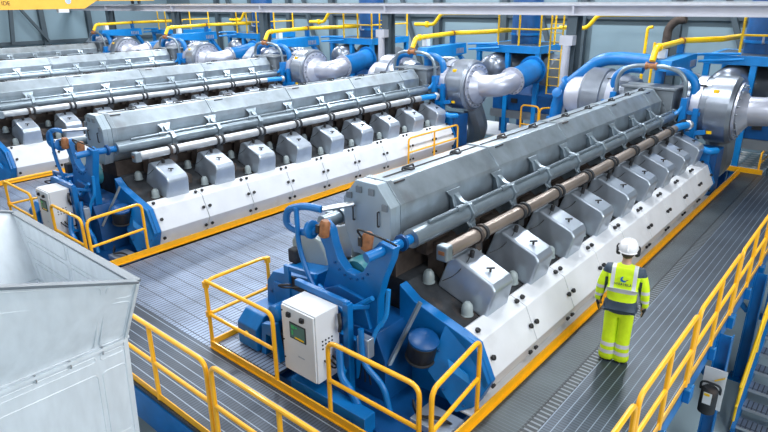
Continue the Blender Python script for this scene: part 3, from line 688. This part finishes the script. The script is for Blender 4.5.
def platform():
    t = thing('service_platform', (XC+1.7, 21, GZ), '', 'platform', 'blue service platforms behind the engines')
    x0, x1, y0, y1 = XC+.42, XC+3.05, 20.0, 22.6
    mb = MB(); mb.box((x0, y0, 3.02), (x1, y0+.12, 3.28)).box((x0, y1-.12, 3.02), (x1, y1, 3.28)).box((x0, y0+.12, 3.02), (x0+.12, y1-.12, 3.28)).box((x1-.12, y0+.12, 3.02), (x1, y1-.12, 3.28)); mb.build('edge_beam', 'blue_light', t, .008)
    MB().box((x0+.12, y0+.12, 3.22), (x1-.12, y1-.12, 3.27)).build('deck', 'grate_x', t)
    for x, y in ((x0+.1, y0+.1), (XC+1.75, y0+.1), (x1-.1, y0+.1), (x0+.1, y1-.1), (x1-.1, y1-.1)):
        MB().box((x-.08, y-.08, GZ), (x+.08, y+.08, 3.02)).build('column', 'blue_light', t)
    xs = [x0+.9, x0+1.75, x1-.05]
    for x in xs:
        MB().tube([(x, y0+.05, 3.28), (x, y0+.05, 4.38)], .035, 8).build('rail_post', 'gas_yellow', t)
    for y in (21.2, 22.5): MB().tube([(x1-.05, y, 3.28), (x1-.05, y, 4.38)], .035, 8).build('rail_post', 'gas_yellow', t)
    for z in (3.85, 4.38): MB().tube([(xs[0], y0+.05, z), (x1-.05, y0+.05, z), (x1-.05, y1-.05, z)], .03, 8, .05).build('hand_rail', 'gas_yellow', t)
    MB().tube([(XC+.3, 19.6, 3.30), (XC+.6, 19.7, 3.32), (XC+1.4, 19.9, 3.34)], .04, 8, .1).tube([(XC+.4, 19.5, 3.12), (XC+.8, 19.7, 3.15), (XC+1.5, 19.85, 3.2)], .04, 8, .1).build('conduit', 'blue_light', t)
    return t
spread(platform(), 5, ['blue steel service platform with yellow railing behind '+e for e in ENG])
def ladder():
    t = thing('caged_ladder', (XC+3.55, 20.2, GZ), '', 'ladder', 'yellow ladders to the platforms')
    for x in (XC+3.32, XC+3.76): MB().tube([(x, 20.2, GZ), (x, 20.2, 4.4)], .03, 8).build('rail', 'gas_yellow', t)
    for i in range(22): MB().tube([(XC+3.32, 20.2, GZ+.3*i+.15), (XC+3.76, 20.2, GZ+.3*i+.15)], .014, 6).build('rung', 'gas_yellow', t)
    return t
spread(ladder(), 4, ['yellow ladder up to the blue platform behind '+e for e in ENG])
def duct_run():
    t = thing('exhaust_duct', (XC+2.98, 19, 2.3), '', 'duct', 'blue exhaust ducts')
    MB().tube([(XC+2.98, 18.31, 2.28), (XC+2.98, 19.0, 2.36), (XC+2.90, 19.85, 2.48)], .40, 24).build('duct_body', 'blue', t)
    fl = MB().lathe([(0, .38), (0, .50), (.06, .50), (.06, .38)], (XC+2.90, 19.8, 2.475), (-.08, 1, .12), 24).build('flange', 'blue', t)
    for i in range(18):
        a = 2*PI*i/18; MB().cyl((XC+2.90+.46*math.cos(a), 19.77, 2.475+.46*math.sin(a)), (XC+2.9+.46*math.cos(a), 19.80, 2.475+.46*math.sin(a)), .022, n=6).build('bolt', 'blue_dark', fl)
    return t
spread(duct_run(), 5, ['short round blue exhaust duct on the right turbo of '+e for e in ENG])
def silencer():
    t = thing('silencer', (XC+2, 21.3, GZ), '', 'silencer', 'grey silencers under the platforms')
    MB().lathe([(-1.5, .3), (-1.42, .62), (-1.3, .70), (1.5, .70), (1.6, .3)], (XC+2.2, 21.45, 2.25), (.25, -.1, 0), 24).build('drum', 'tank', t)
    MB().lathe([(0, .05), (.04, .3), (.14, .45), (.3, .52), (.9, .55), (.95, .4)], (XC+1.15, 19.6, 2.38), (.1, 1, .1), 24).build('inlet_cone', 'silver_dark', t)
    b = MB().prism([(20.1, .93), (20.1, 1.55), (20.4, 1.90), (22.4, 1.90), (22.4, .93)], 'x', XC+1.2, XC+4.2).build('casing', 'blue_dark', t, .02)
    MB().box((XC+1.15, 20.04, .64), (XC+4.25, 22.5, .925)).build('plinth', 'tank', t)
    MB().box((XC+2.0, 20.06, 1.22), (XC+2.25, 20.10, 1.38)).build('vent_grille', 'black', b)
    for x in (1.4, 4.0):
        for y in (20.6, 22.0): MB().box((XC+x-.1, y-.1, GZ), (XC+x+.1, y+.1, .64)).build('leg', 'blue_dark', t)
    return t
spread(silencer(), 4, ['grey silencer and dark blue casing under the platform behind '+e for e in ENG])
def tank():
    t = thing('header_tank', (XC+1.7, 21.5, 3.275), '', 'tank', 'tall blue tanks on the service platforms')
    MB().lathe([(0, .56), (2.3, .56), (2.5, .5), (2.65, .2)], (XC+1.7, 21.5, 3.275), 'z', 28).build('shell', 'blue_dark', t)
    for z in (.3, 1.1, 1.9): MB().lathe([(z, .56), (z, .59), (z+.08, .59), (z+.08, .56)], (XC+1.7, 21.5, 3.275), 'z', 28).build('hoop', 'blue', t)
    MB().tube([(XC+1.75, 20.9, 3.6), (XC+1.75, 20.7, 3.6), (XC+1.75, 20.7, 3.85)], .03, 8, .05).build('sight_glass', 'silver', t)
    return t
spread(tank(), 4, ['dark blue tank standing on the blue platform behind '+e for e in ENG])
def wall_pipe():
    t = thing('wall_gas_pipe', (XC-3, 24.5, 3.4), '', 'pipe', 'yellow gas pipes along the back wall')
    x = XC-5.8
    MB().tube([(x-.9, 25.4, 3.68), (x+.30, 25.4, 3.68), (x+.75, 25.4, 4.22), (x+3.4, 25.4, 4.26)], .085, 12, .2).build('pipe_run', 'gas_yellow', t)
    MB().lathe([(0, .1), (0, .15), (.14, .15), (.14, .1)], (x-.2, 25.4, 3.68), 'x', 12).build('flange', 'gas_yellow', t)
    return t
spread(wall_pipe(), 4, ['yellow gas pipe stepping up the back wall, left of '+ENG[0], 'yellow gas pipe stepping up the back wall, left of '+ENG[1], 'yellow gas pipe stepping up the back wall, left of '+ENG[2], 'yellow gas pipe stepping up the back wall, left of '+ENG[3]])

# pipes only seen beside the nearest engine
t = thing('cooling_pipe', (-8.2, 18.0, 0), 'thick blue cooling water pipe climbing over the left turbo of the nearest engine', 'pipe')
MB().tube([(-8.25, 18.0, .2), (-8.22, 18.0, 1.6), (-8.05, 18.0, 2.2), (-6.95, 18.0, 3.15), (-6.4, 18.0, 3.22), (-5.3, 17.6, 3.22)], .19, 18, .35).build('pipe_run', 'blue', t)
MB().lathe([(0, .19), (0, .28), (.1, .28), (.1, .19)], (-7.90, 18.0, 2.33), (1.1, 0, .95), 18).build('flange', 'blue', t)
MB().lathe([(0, .19), (0, .28), (.1, .28), (.1, .19)], (-8.22, 18.0, 1.2), 'z', 18).build('flange', 'blue', t)
MB().lathe([(0, .1), (.02, .16), (.06, .16), (.08, .1)], (-8.1, 17.76, 2.1), (0, -1, .4), 14).build('hand_wheel', 'blue', t)
t = thing('exhaust_stub', (-7.4, 22.5, 2), 'dark brown curved vent pipe against the pale back wall above the nearest engine', 'pipe')
MB().tube([(-7.3, 25.4, 1.0), (-7.3, 25.4, 3.75), (-7.05, 25.4, 4.05), (-6.7, 25.4, 4.1)], .16, 14, .25).build('vent_pipe', 'rust', t)
MB().tube([(-8.1, 25.5, 1.0), (-8.1, 25.5, 3.75), (-7.9, 25.5, 3.78)], .06, 10, .1).tube([(-7.75, 25.5, 1.0), (-7.75, 25.5, 3.2)], .05, 8).build('guard_hoop', 'gas_yellow', t)

# ------------------------------------------------------------------ steel below the right walkway, stairs, lamp
for i, (y, lab) in enumerate(((9.55, 'blue steel post under the right walkway edge, carrying the grey lamp'), (12.4, 'blue steel post under the right walkway edge, beside the yellow stair handrail'), (6.2, 'blue steel post under the right walkway edge, nearest the camera'), (15.5, 'blue steel post under the right walkway edge, farthest along'))):
    x = -1.22
    mb = MB(); mb.box((x-.10, y-.10, GZ), (x-.085, y+.10, -.06)).box((x+.085, y-.10, GZ), (x+.10, y+.10, -.06)).box((x-.085, y-.008, GZ), (x+.085, y+.008, -.06))
    t = thing('support_post', (x, y, GZ), lab, 'post', 'blue posts under the walkway')
    mb.build('shaft', 'blue', t); MB().box((x-.17, y-.17, GZ), (x+.17, y+.17, GZ+.02)).build('foot_plate', 'blue', t)
    MB().bar((x-.1, y, -.9), (x-.9, y, -.1), .08, .08).build('brace', 'blue', t)
def flood():
    x, y, z = -1.24, 9.36, -.92
    t = thing('work_lamp', (x, y, z), 'grey round lamp on a white striped plate on a blue post below the railing', 'lamp')
    MB().box((x-.15, y+.05, z-.42), (x+.17, y+.075, z+.30)).build('back_plate', 'white', t)
    h = MB().lathe([(0, .10), (.02, .125), (.42, .125), (.46, .09)], (x, y-.09, z-.42), 'z', 20).build('housing', 'iron', t)
    MB().tube([(x-.14, y-.06, z-.05), (x-.14, y-.1, z+.12), (x+.14, y-.1, z+.12), (x+.14, y-.06, z-.05)], .018, 8, .1).build('strap', 'iron', t)
    MB().bar((x+.02, y+.045, z+.10), (x+.15, y+.045, z+.20), .012, .05, up=(0, 1, 0)).build('stripe', 'gas_yellow', t)
    MB().box((x-.06, y-.222, z-.2), (x+.06, y-.212, z+.0)).build('label_plate', 'white', h)
    MB().box((x-.05, y-.23, z-.05), (x+.03, y-.2225, z-.01)).build('tape_patch', 'gas_yellow', h)
flood()
def stairs():
    t = thing('staircase', (-.4, 12, GZ), 'blue and grey steel staircase rising at the lower right corner', 'stairs')
    n = 11; rise = 2.4/n; run = .30; y0 = 10.45; x0, x1 = -.93, .25
    for x in (x0, x1):
        MB().prism([(y0-.12, GZ), (y0+.16, GZ), (y0+n*run+.1, -.2), (y0+n*run+.1, .06), (y0+n*run-.1, .06), (y0-.12, GZ+.22)], 'x', x-.03, x+.03).build('stringer', 'blue', t)
    for i in range(n):
        z = GZ+rise*(i+1); y = y0+run*i
        tr = MB().box((x0+.03, y, z-.04), (x1-.03, y+.30, z)).build('tread', 'grate_fine', t)
        MB().box((x0+.03, y-.015, z-.045), (x1-.03, y, z+.004)).build('nosing', 'steel', tr)
    for dx, zz in ((0, .9), (.0, .5)):
        MB().tube([(x0-.03, y0-.05, GZ+zz+.10), (x0-.03, y0+n*run, zz+.02)], .026, 10).build('hand_rail', 'gas_yellow', t)
    for i in (0, 4, 8): MB().tube([(x0-.03, y0+run*i, GZ+rise*i+.1), (x0-.03, y0+run*i, GZ+rise*i+1.02)], .022, 8).build('rail_post', 'gas_yellow', t)
stairs()

# ------------------------------------------------------------------ sheet metal duct, left foreground
def air_duct():
    t = thing('ventilation_duct', (-7, 1.4, GZ), 'open galvanised sheet metal duct in the left foreground', 'duct')
    yb, yf = 2.40, .2
    # three rectangular rings: rim (cut on a slant), joint, bottom
    rim = [(-5.29, yb, 2.30), (-8.50, yb, 2.30), (-8.50, yf, 3.04), (-5.28, yf, 3.04)]
    jnt = [(-5.80, yb, 1.47), (-8.10, yb, 1.47), (-8.10, yf, 1.49), (-5.80, yf, 1.49)]
    bot = [(-6.02, yb, -.75), (-7.9, yb, -.75), (-7.9, yf, -.75), (-6.02, yf, -.75)]
    def shell(a, b, th, name, m):
        mb = MB(); bm = mb.bm
        def inn(r):
            c = sum((Vector(p) for p in r), Vector())/4
            return [Vector(p)+Vector((th if p[0] < c.x else -th, th if p[1] < c.y else -th, 0)) for p in r]
        A = [bm.verts.new(p) for p in a]; B = [bm.verts.new(p) for p in b]; C2 = [bm.verts.new(p) for p in inn(a)]; D = [bm.verts.new(p) for p in inn(b)]
        for i in range(4):
            j = (i+1) % 4
            bm.faces.new((A[i], A[j], B[j], B[i])); bm.faces.new((C2[j], C2[i], D[i], D[j])); bm.faces.new((A[j], A[i], C2[i], C2[j])); bm.faces.new((B[i], B[j], D[j], D[i]))
        return mb.build(name, m, t, .004)
    up = shell(rim, jnt, .02, 'flared_section', 'duct'); lo = shell(jnt, bot, .02, 'straight_section', 'duct')
    R4 = [Vector(p) for p in rim]
    mb = MB()
    for i in range(4):
        mb.bar(R4[i]+Vector((0, 0, .012)), R4[(i+1) % 4]+Vector((0, 0, .012)), .09, .025)
    mb.build('rim_flange', 'tank', up)
    J4 = [Vector(p) for p in jnt]; mb = MB()
    for i in range(4): mb.bar(J4[i], J4[(i+1) % 4], .10, .03)
    fl = mb.build('joint_flange', 'duct', lo)
    for i in range(6):
        p = J4[0].lerp(J4[3], .12+.15*i)+Vector((.035, 0, -.04)); MB().cyl(p+Vector((0, 0, -.025)), p+Vector((0, 0, .07)), .011, n=8).build('bolt', 'steel', fl)
    # pressed beads on the outer right face and the inner back face
    def face(a, b, c, d): return lambda u, v: (a.lerp(b, u)).lerp(d.lerp(c, u), v)
    def beads(f, us, vs, n, name, par):
        mb = MB(); n = Vector(n).normalized()*.002
        eps = .035
        for v0, v1 in zip(vs, vs[1:]):
            for u0, u1 in zip(us, us[1:]):
                c = [f(u0+.012, v0+eps), f(u1-.012, v0+eps), f(u1-.012, v1-eps), f(u0+.012, v1-eps)]
                mb.tube([c[0].lerp(c[1], .5)+n]+[q+n for q in (c[1], c[2], c[3], c[0])]+[c[0].lerp(c[1], .5)+n], .008, 6, .07)
        return mb.build(name, 'duct', par)
    B4 = [Vector(p) for p in bot]
    beads(face(R4[0], R4[3], J4[3], J4[0]), [.0, .14, .75, 1], [0, .26, 1], (1, 0, -.4), 'bead', up)
    beads(face(J4[0], J4[3], B4[3], B4[0]), [.0, .14, .75, 1], [0, .10, .58, 1], (1, 0, -.1), 'bead', lo)
    beads(face(R4[0], R4[1], J4[1], J4[0]), [.05, .5, .95], [0, .33, .66, 1], (0, -1, 0), 'bead', up).location.y -= .022
    # angle edge
    MB().bar(R4[0], J4[0], .03, .05).build('corner_angle', 'duct', up); MB().bar(J4[0], B4[0], .03, .05).build('corner_angle', 'duct', lo)
    MB().box((-7.9, yf, GZ), (-6.02, yb, -.75)).build('plenum', 'blue_dark', t)
air_duct()

# ------------------------------------------------------------------ worker
def skin_mesh(name, joints, edges, m, parent, sub=2, root=0):
    me = bpy.data.meshes.new(name); me.from_pydata([j[0] for j in joints], edges, [])
    o = bpy.data.objects.new(name, me); COL.objects.link(o)
    o.modifiers.new('skin', 'SKIN')
    for i, j in enumerate(joints):
        r = j[1]; me.skin_vertices[0].data[i].radius = r if isinstance(r, tuple) else (r, r)
        me.skin_vertices[0].data[i].use_root = (i == root)
    s = o.modifiers.new('sub', 'SUBSURF'); s.levels = sub; s.render_levels = sub
    bpy.context.view_layer.update()
    nm = bpy.data.meshes.new_from_object(o.evaluated_get(bpy.context.evaluated_depsgraph_get()))
    bpy.data.objects.remove(o)
    nm.materials.clear(); nm.materials.append(M[m] if isinstance(m, str) else m); nm.shade_smooth()
    r = bpy.data.objects.new(name, nm); COL.objects.link(r)
    if parent: r.parent = parent
    return r

def hi_vis(name, bands, base=(.66, .93, .01)):
    """cloth with tape and navy areas laid out by position on the garment; each band is (xmin,xmax,zmin,zmax,colour) on |x| and z"""
    m, nt, b = new_mat(name); N, L = nt.nodes, nt.links
    tc = N.new('ShaderNodeTexCoord'); sp = N.new('ShaderNodeSeparateXYZ'); L.new(tc.outputs['Object'], sp.inputs[0])
    ab = N.new('ShaderNodeMath'); ab.operation = 'ABSOLUTE'; L.new(sp.outputs['X'], ab.inputs[0])
    def rng(sock, a, c):
        g = N.new('ShaderNodeMath'); g.operation = 'GREATER_THAN'; g.inputs[1].default_value = a; L.new(sock, g.inputs[0])
        l = N.new('ShaderNodeMath'); l.operation = 'LESS_THAN'; l.inputs[1].default_value = c; L.new(sock, l.inputs[0])
        p = N.new('ShaderNodeMath'); p.operation = 'MULTIPLY'; L.new(g.outputs[0], p.inputs[0]); L.new(l.outputs[0], p.inputs[1]); return p.outputs[0]
    ns = N.new('ShaderNodeTexNoise'); ns.inputs['Scale'].default_value = 14; L.new(tc.outputs['Object'], ns.inputs['Vector'])
    cr = N.new('ShaderNodeValToRGB'); cr.color_ramp.elements[0].color = (*[c*.85 for c in base], 1); cr.color_ramp.elements[1].color = (*[min(1, c*1.1) for c in base], 1)
    L.new(ns.outputs['Fac'], cr.inputs['Fac']); out = cr.outputs['Color']
    for (x0, x1, z0, z1, col) in bands:
        p = N.new('ShaderNodeMath'); p.operation = 'MULTIPLY'; L.new(rng(ab.outputs[0], x0, x1), p.inputs[0]); L.new(rng(sp.outputs['Z'], z0, z1), p.inputs[1])
        mx = N.new('ShaderNodeMixRGB'); mx.inputs['Color2'].default_value = (*col, 1); L.new(p.outputs[0], mx.inputs['Fac']); L.new(out, mx.inputs['Color1']); out = mx.outputs['Color']
    L.new(out, b.inputs['Base Color']); b.inputs['Roughness'].default_value = .65
    bp = N.new('ShaderNodeBump'); bp.inputs['Strength'].default_value = .35; bp.inputs['Distance'].default_value = .03
    n2 = N.new('ShaderNodeTexNoise'); n2.inputs['Scale'].default_value = 7; L.new(tc.outputs['Object'], n2.inputs['Vector'])
    L.new(n2.outputs['Fac'], bp.inputs['Height']); L.new(bp.outputs['Normal'], b.inputs['Normal'])
    return m

def worker():
    t = thing('person', (-2.29, 7.66, 0), 'worker in lime and navy high-visibility clothes and white helmet, seen from behind on the walkway', 'person')
    t.rotation_euler = (0, 0, math.radians(14))
    sh, hp = 1.45, .95
    J = [((0, 0, hp), (.15, .11)), ((0, .0, 1.15), (.145, .10)), ((0, -.005, 1.35), (.165, .105)), ((0, .0, 1.50), (.08, .075)), ((0, .015, 1.56), (.055, .06)), ((0, .03, 1.63), (.072, .09)), ((0, .035, 1.72), (.075, .095)), ((0, .03, 1.78), (.05, .06))]
    E = [(0, 1), (1, 2), (2, 3), (3, 4), (4, 5), (5, 6), (6, 7)]
    def add(p, r, prev): J.append((p, r)); E.append((prev, len(J)-1)); return len(J)-1
    for s in (-1, 1):
        a = add((s*.19, -.005, 1.43), .062, 2); a = add((s*.255, -.01, 1.17), .048, a); a = add((s*.28, .05, .93), .032, a)
        w = add((s*.285, .075, .85), (.042, .022), a)
        # five fingers, slightly curled
        for i, (dx, ln) in enumerate(((-.028, .068), (-.009, .078), (.010, .074), (.028, .058))):
            q = add((s*.287+0*dx, .085+dx*.9, .80), .0095, w); q = add((s*.283, .092+dx, .80-ln*.55), .009, q); add((s*.272, .095+dx, .80-ln), .0078, q)
        q = add((s*.272, .115, .845), .0115, w); q = add((s*.262, .135, .81), .010, q); add((s*.258, .14, .782), .0085, q)
        l = add((s*.095, 0, .86), .095, 0); l = add((s*.09, .012, .50), .062, l); l = add((s*.094, -.01, .10), .042, l); l = add((s*.095, .08, .045), (.040, .035), l); add((s*.096, .14, .035), (.036, .026), l)
    body = skin_mesh('body', J, E, 'skin', t)
    # face on the far side of the head
    mb = MB(); mb.loft([[(-.012, .128, 1.685), (.012, .128, 1.685), (.006, .12, 1.72), (-.006, .12, 1.72)], [(-.009, .152, 1.682), (.009, .152, 1.682), (.003, .135, 1.72), (-.003, .135, 1.72)]]); mb.build_local = None
    def local(mbx, name, m, par=body, bev=0):
        keep = t.location.copy(); t.location = (0, 0, 0); o = mbx.build(name, m, par, bev); t.location = keep; return o
    local(mb, 'nose', 'skin')
    for s in (-1, 1):
        local(MB().ball((s*.033, .122, 1.715), .012), 'eye', 'white'); local(MB().ball((s*.085, .03, 1.685), (.012, .022, .034)), 'ear', 'skin')
    local(MB().ball((0, .126, 1.648), (.024, .008, .007)), 'mouth', mat('lips', (.45, .2, .17), .5))
    local(MB().ball((0, -.005, 1.68), (.084, .095, .085)), 'hair', 'hair')
    W = (.62, .64, .70); NV = (.035, .06, .095)
    jm = hi_vis('jacket_cloth', [(0, .27, .60, 1.0, NV), (.20, .235, .9, 1.32, NV), (.165, .30, 1.385, 1.6, NV), (.10, .2, 1.515, 1.62, NV), (0, .205, 1.135, 1.195, W), (.115, .163, 1.135, 1.52, W), (.235, .5, 1.13, 1.18, W), (.235, .5, .985, 1.03, W)])
    JJ = [((0, 0, .77), (.225, .17)), ((0, 0, .88), (.225, .165)), ((0, 0, 1.02), (.205, .15)), ((0, 0, 1.17), (.185, .135)), ((0, -.005, 1.36), (.20, .135)), ((0, -.005, 1.47), (.14, .10)), ((0, .0, 1.545), (.072, .072))]
    EE = [(0, 1), (1, 2), (2, 3), (3, 4), (4, 5), (5, 6)]
    for s in (-1, 1):
        i = len(JJ); JJ += [((s*.205, -.01, 1.425), .085), ((s*.275, -.02, 1.17), .075), ((s*.30, .035, .95), .057), ((s*.303, .055, .895), .054)]; EE += [(4, i), (i, i+1), (i+1, i+2), (i+2, i+3)]
    jk = skin_mesh('jacket', JJ, EE, jm, t, 2, 2)
    tm = hi_vis('trouser_cloth', [(0, .5, .25, .31, W), (0, .5, .13, .19, W)])
    TJ = [((0, 0, .97), (.17, .13)), ((0, 0, .88), (.185, .14))]; TE = [(0, 1)]
    for s in (-1, 1):
        i = len(TJ); TJ += [((s*.085, 0, .78), (.115, .125)), ((s*.09, .01, .48), (.094, .105)), ((s*.092, -.005, .22), (.092, .105)), ((s*.094, .02, -.01), (.10, .135))]; TE += [(1, i), (i, i+1), (i+1, i+2), (i+2, i+3)]
    skin_mesh('trousers', TJ, TE, tm, t, 2, 1)
    for s in (-1, 1):
        local(MB().loft([[(s*.094+x*w, y, z) for x, w in ((-1, .052), (1, .052))]+[(s*.094+x*w, y, z2) for x, w in ((1, .045), (-1, .045))] for y, z, z2 in ((-.06, .0, .10), (.02, .0, .10), (.11, .0, .075), (.19, .0, .05))]), 'boot', 'black', t, .015)
        # glove: palm and five bent fingers
        GJ = [((s*.297, .055, .90), .045), ((s*.295, .074, .85), (.056, .036))]; GE = [(0, 1)]
        def g(p, r, prev): GJ.append((p, r)); GE.append((prev, len(GJ)-1)); return len(GJ)-1
        for dx, ln in ((-.030, .072), (-.010, .084), (.011, .08), (.030, .062)):
            q = g((s*.298, .085+dx*.95, .805), 0.0135, 1); q = g((s*.292, .094+dx, .80-ln*.5), .013, q); g((s*.278, .098+dx, .80-ln), .0095, q)
        q = g((s*.282, .115, .848), .0135, 1); q = g((s*.27, .138, .81), .012, q); g((s*.264, .143, .78), .010, q)
        skin_mesh('glove', GJ, GE, 'glove', t, 1, 0)
    # helmet and ear defenders
    hm = MB(); prof = [(0, .125), (.02, .132), (.07, .128), (.12, .108), (.155, .068), (.17, .001)]
    hm.loft([[(r*.98*math.cos(2*PI*k/24), .025+r*1.16*math.sin(2*PI*k/24), 1.705+d) for k in range(24)] for d, r in prof])
    hl = local(hm, 'helmet', 'helmet', t)
    local(MB().loft([[(math.cos(a)*.135, .025+math.sin(a)*(.16+.06*max(0, math.sin(a))), 1.702) for a in [2*PI*k/24 for k in range(24)]], [(math.cos(a)*.13, .025+math.sin(a)*(.155+.055*max(0, math.sin(a))), 1.715) for a in [2*PI*k/24 for k in range(24)]]]), 'brim', 'helmet', hl)
    local(MB().tube([(0, -.14, 1.75), (0, -.115, 1.83), (0, .02, 1.882), (0, .12, 1.84)], .012, 8, .05), 'ridge', 'helmet', hl)
    for s in (-1, 1):
        local(MB().lathe([(0, .045), (.01, .052), (.04, .05), (.055, .03)], (s*.095, .0, 1.69), (s*1.0, -.1, 0), 16), 'ear_defender', 'black', hl)
        local(MB().tube([(s*.14, 0, 1.69), (s*.145, .0, 1.76), (s*.125, .01, 1.79)], .01, 6, .03), 'defender_arm', 'black', hl)
    # print on the back
    def drape(o):
        bpy.context.view_layer.update()
        sw = o.modifiers.new('lie_on_cloth', 'SHRINKWRAP'); sw.target = jk; sw.wrap_method = 'PROJECT'; sw.use_project_y = True; sw.use_positive_direction = True; sw.use_negative_direction = True; sw.offset = .004; sw.project_limit = .2
        return o
    txt = text_mesh('WÄRTSILÄ', .046, 'back_lettering', 'navy', t, Vector((0, -.147, 1.268)), (PI/2, 0, 0))
    txt.parent = jk
    mb = MB()
    pts = [(.042*math.cos(a), .042*math.sin(a)) for a in [math.radians(q) for q in range(100, 361, 20)]]+[(.026*math.cos(a)+.012, .026*math.sin(a)+.01) for a in [math.radians(q) for q in range(350, 110, -20)]]
    mb.prism([(x, 1.345+z) for x, z in pts], 'y', -.152, -.148)
    cr = local(mb, 'crescent_emblem', 'blue', jk)
    local(MB().tube([(.03, -.15, 1.33), (.06, -.15, 1.35)], .005, 6), 'emblem_stroke', 'orange', jk)
    return t
worker()

# ------------------------------------------------------------------ camera and light
cam = bpy.data.cameras.new('camera'); co = bpy.data.objects.new('camera', cam); COL.objects.link(co)
yaw, pit, rol = math.radians(40.769), math.radians(20.065), math.radians(-.535)
fw = Vector((-math.sin(yaw)*math.cos(pit), math.cos(yaw)*math.cos(pit), -math.sin(pit)))
rt = Vector((math.cos(yaw), math.sin(yaw), 0)); up = rt.cross(fw)
r2 = rt*math.cos(rol)+up*math.sin(rol); u2 = -rt*math.sin(rol)+up*math.cos(rol)
co.matrix_world = Matrix(((r2.x, u2.x, -fw.x, 0), (r2.y, u2.y, -fw.y, 0), (r2.z, u2.z, -fw.z, 4.9), (0, 0, 0, 1)))
cam.lens = 593.5/768*36; cam.sensor_width = 36; cam.clip_end = 200
SC.camera = co

w = bpy.data.worlds.new('hall_daylight'); SC.world = w; w.use_nodes = True
bg = w.node_tree.nodes['Background']; bg.inputs['Color'].default_value = (.72, .86, 1.0, 1); bg.inputs['Strength'].default_value = .16
def area(name, loc, sx, sy, e, col=(.94, .97, 1), rot=(0, 0, 0)):
    l = bpy.data.lights.new(name, 'AREA'); l.shape = 'RECTANGLE'; l.size = sx; l.size_y = sy; l.energy = e; l.color = col
    o = bpy.data.objects.new(name, l); COL.objects.link(o); o.location = loc; o.rotation_euler = rot
for i in range(6):
    for y, e in (((5, 520),) if i == 0 else ((5, 520), (13, 900), (21.5, 1100))):
        area('hall_lamp', (2.0-i*PITCH, y, 10.8), 1.2, 4.0, e)
area('side_fill_light', (10, 5, 7.5), 6, 14, 1900, (.93, .97, 1.0), (0, math.radians(68), 0))  # added fill from the right for duct and white panels, no real window
area('front_fill_light', (-12, -9, 7), 40, 5, 1000, (.93, .97, 1.0), (math.radians(66), 0, 0))  # added fill from behind the camera for front faces, no real window

SC.view_settings.view_transform = 'Standard'; SC.view_settings.look = 'None'; SC.view_settings.gamma = 1; SC.view_settings.use_curve_mapping = False
SC.view_settings.exposure = -0.12
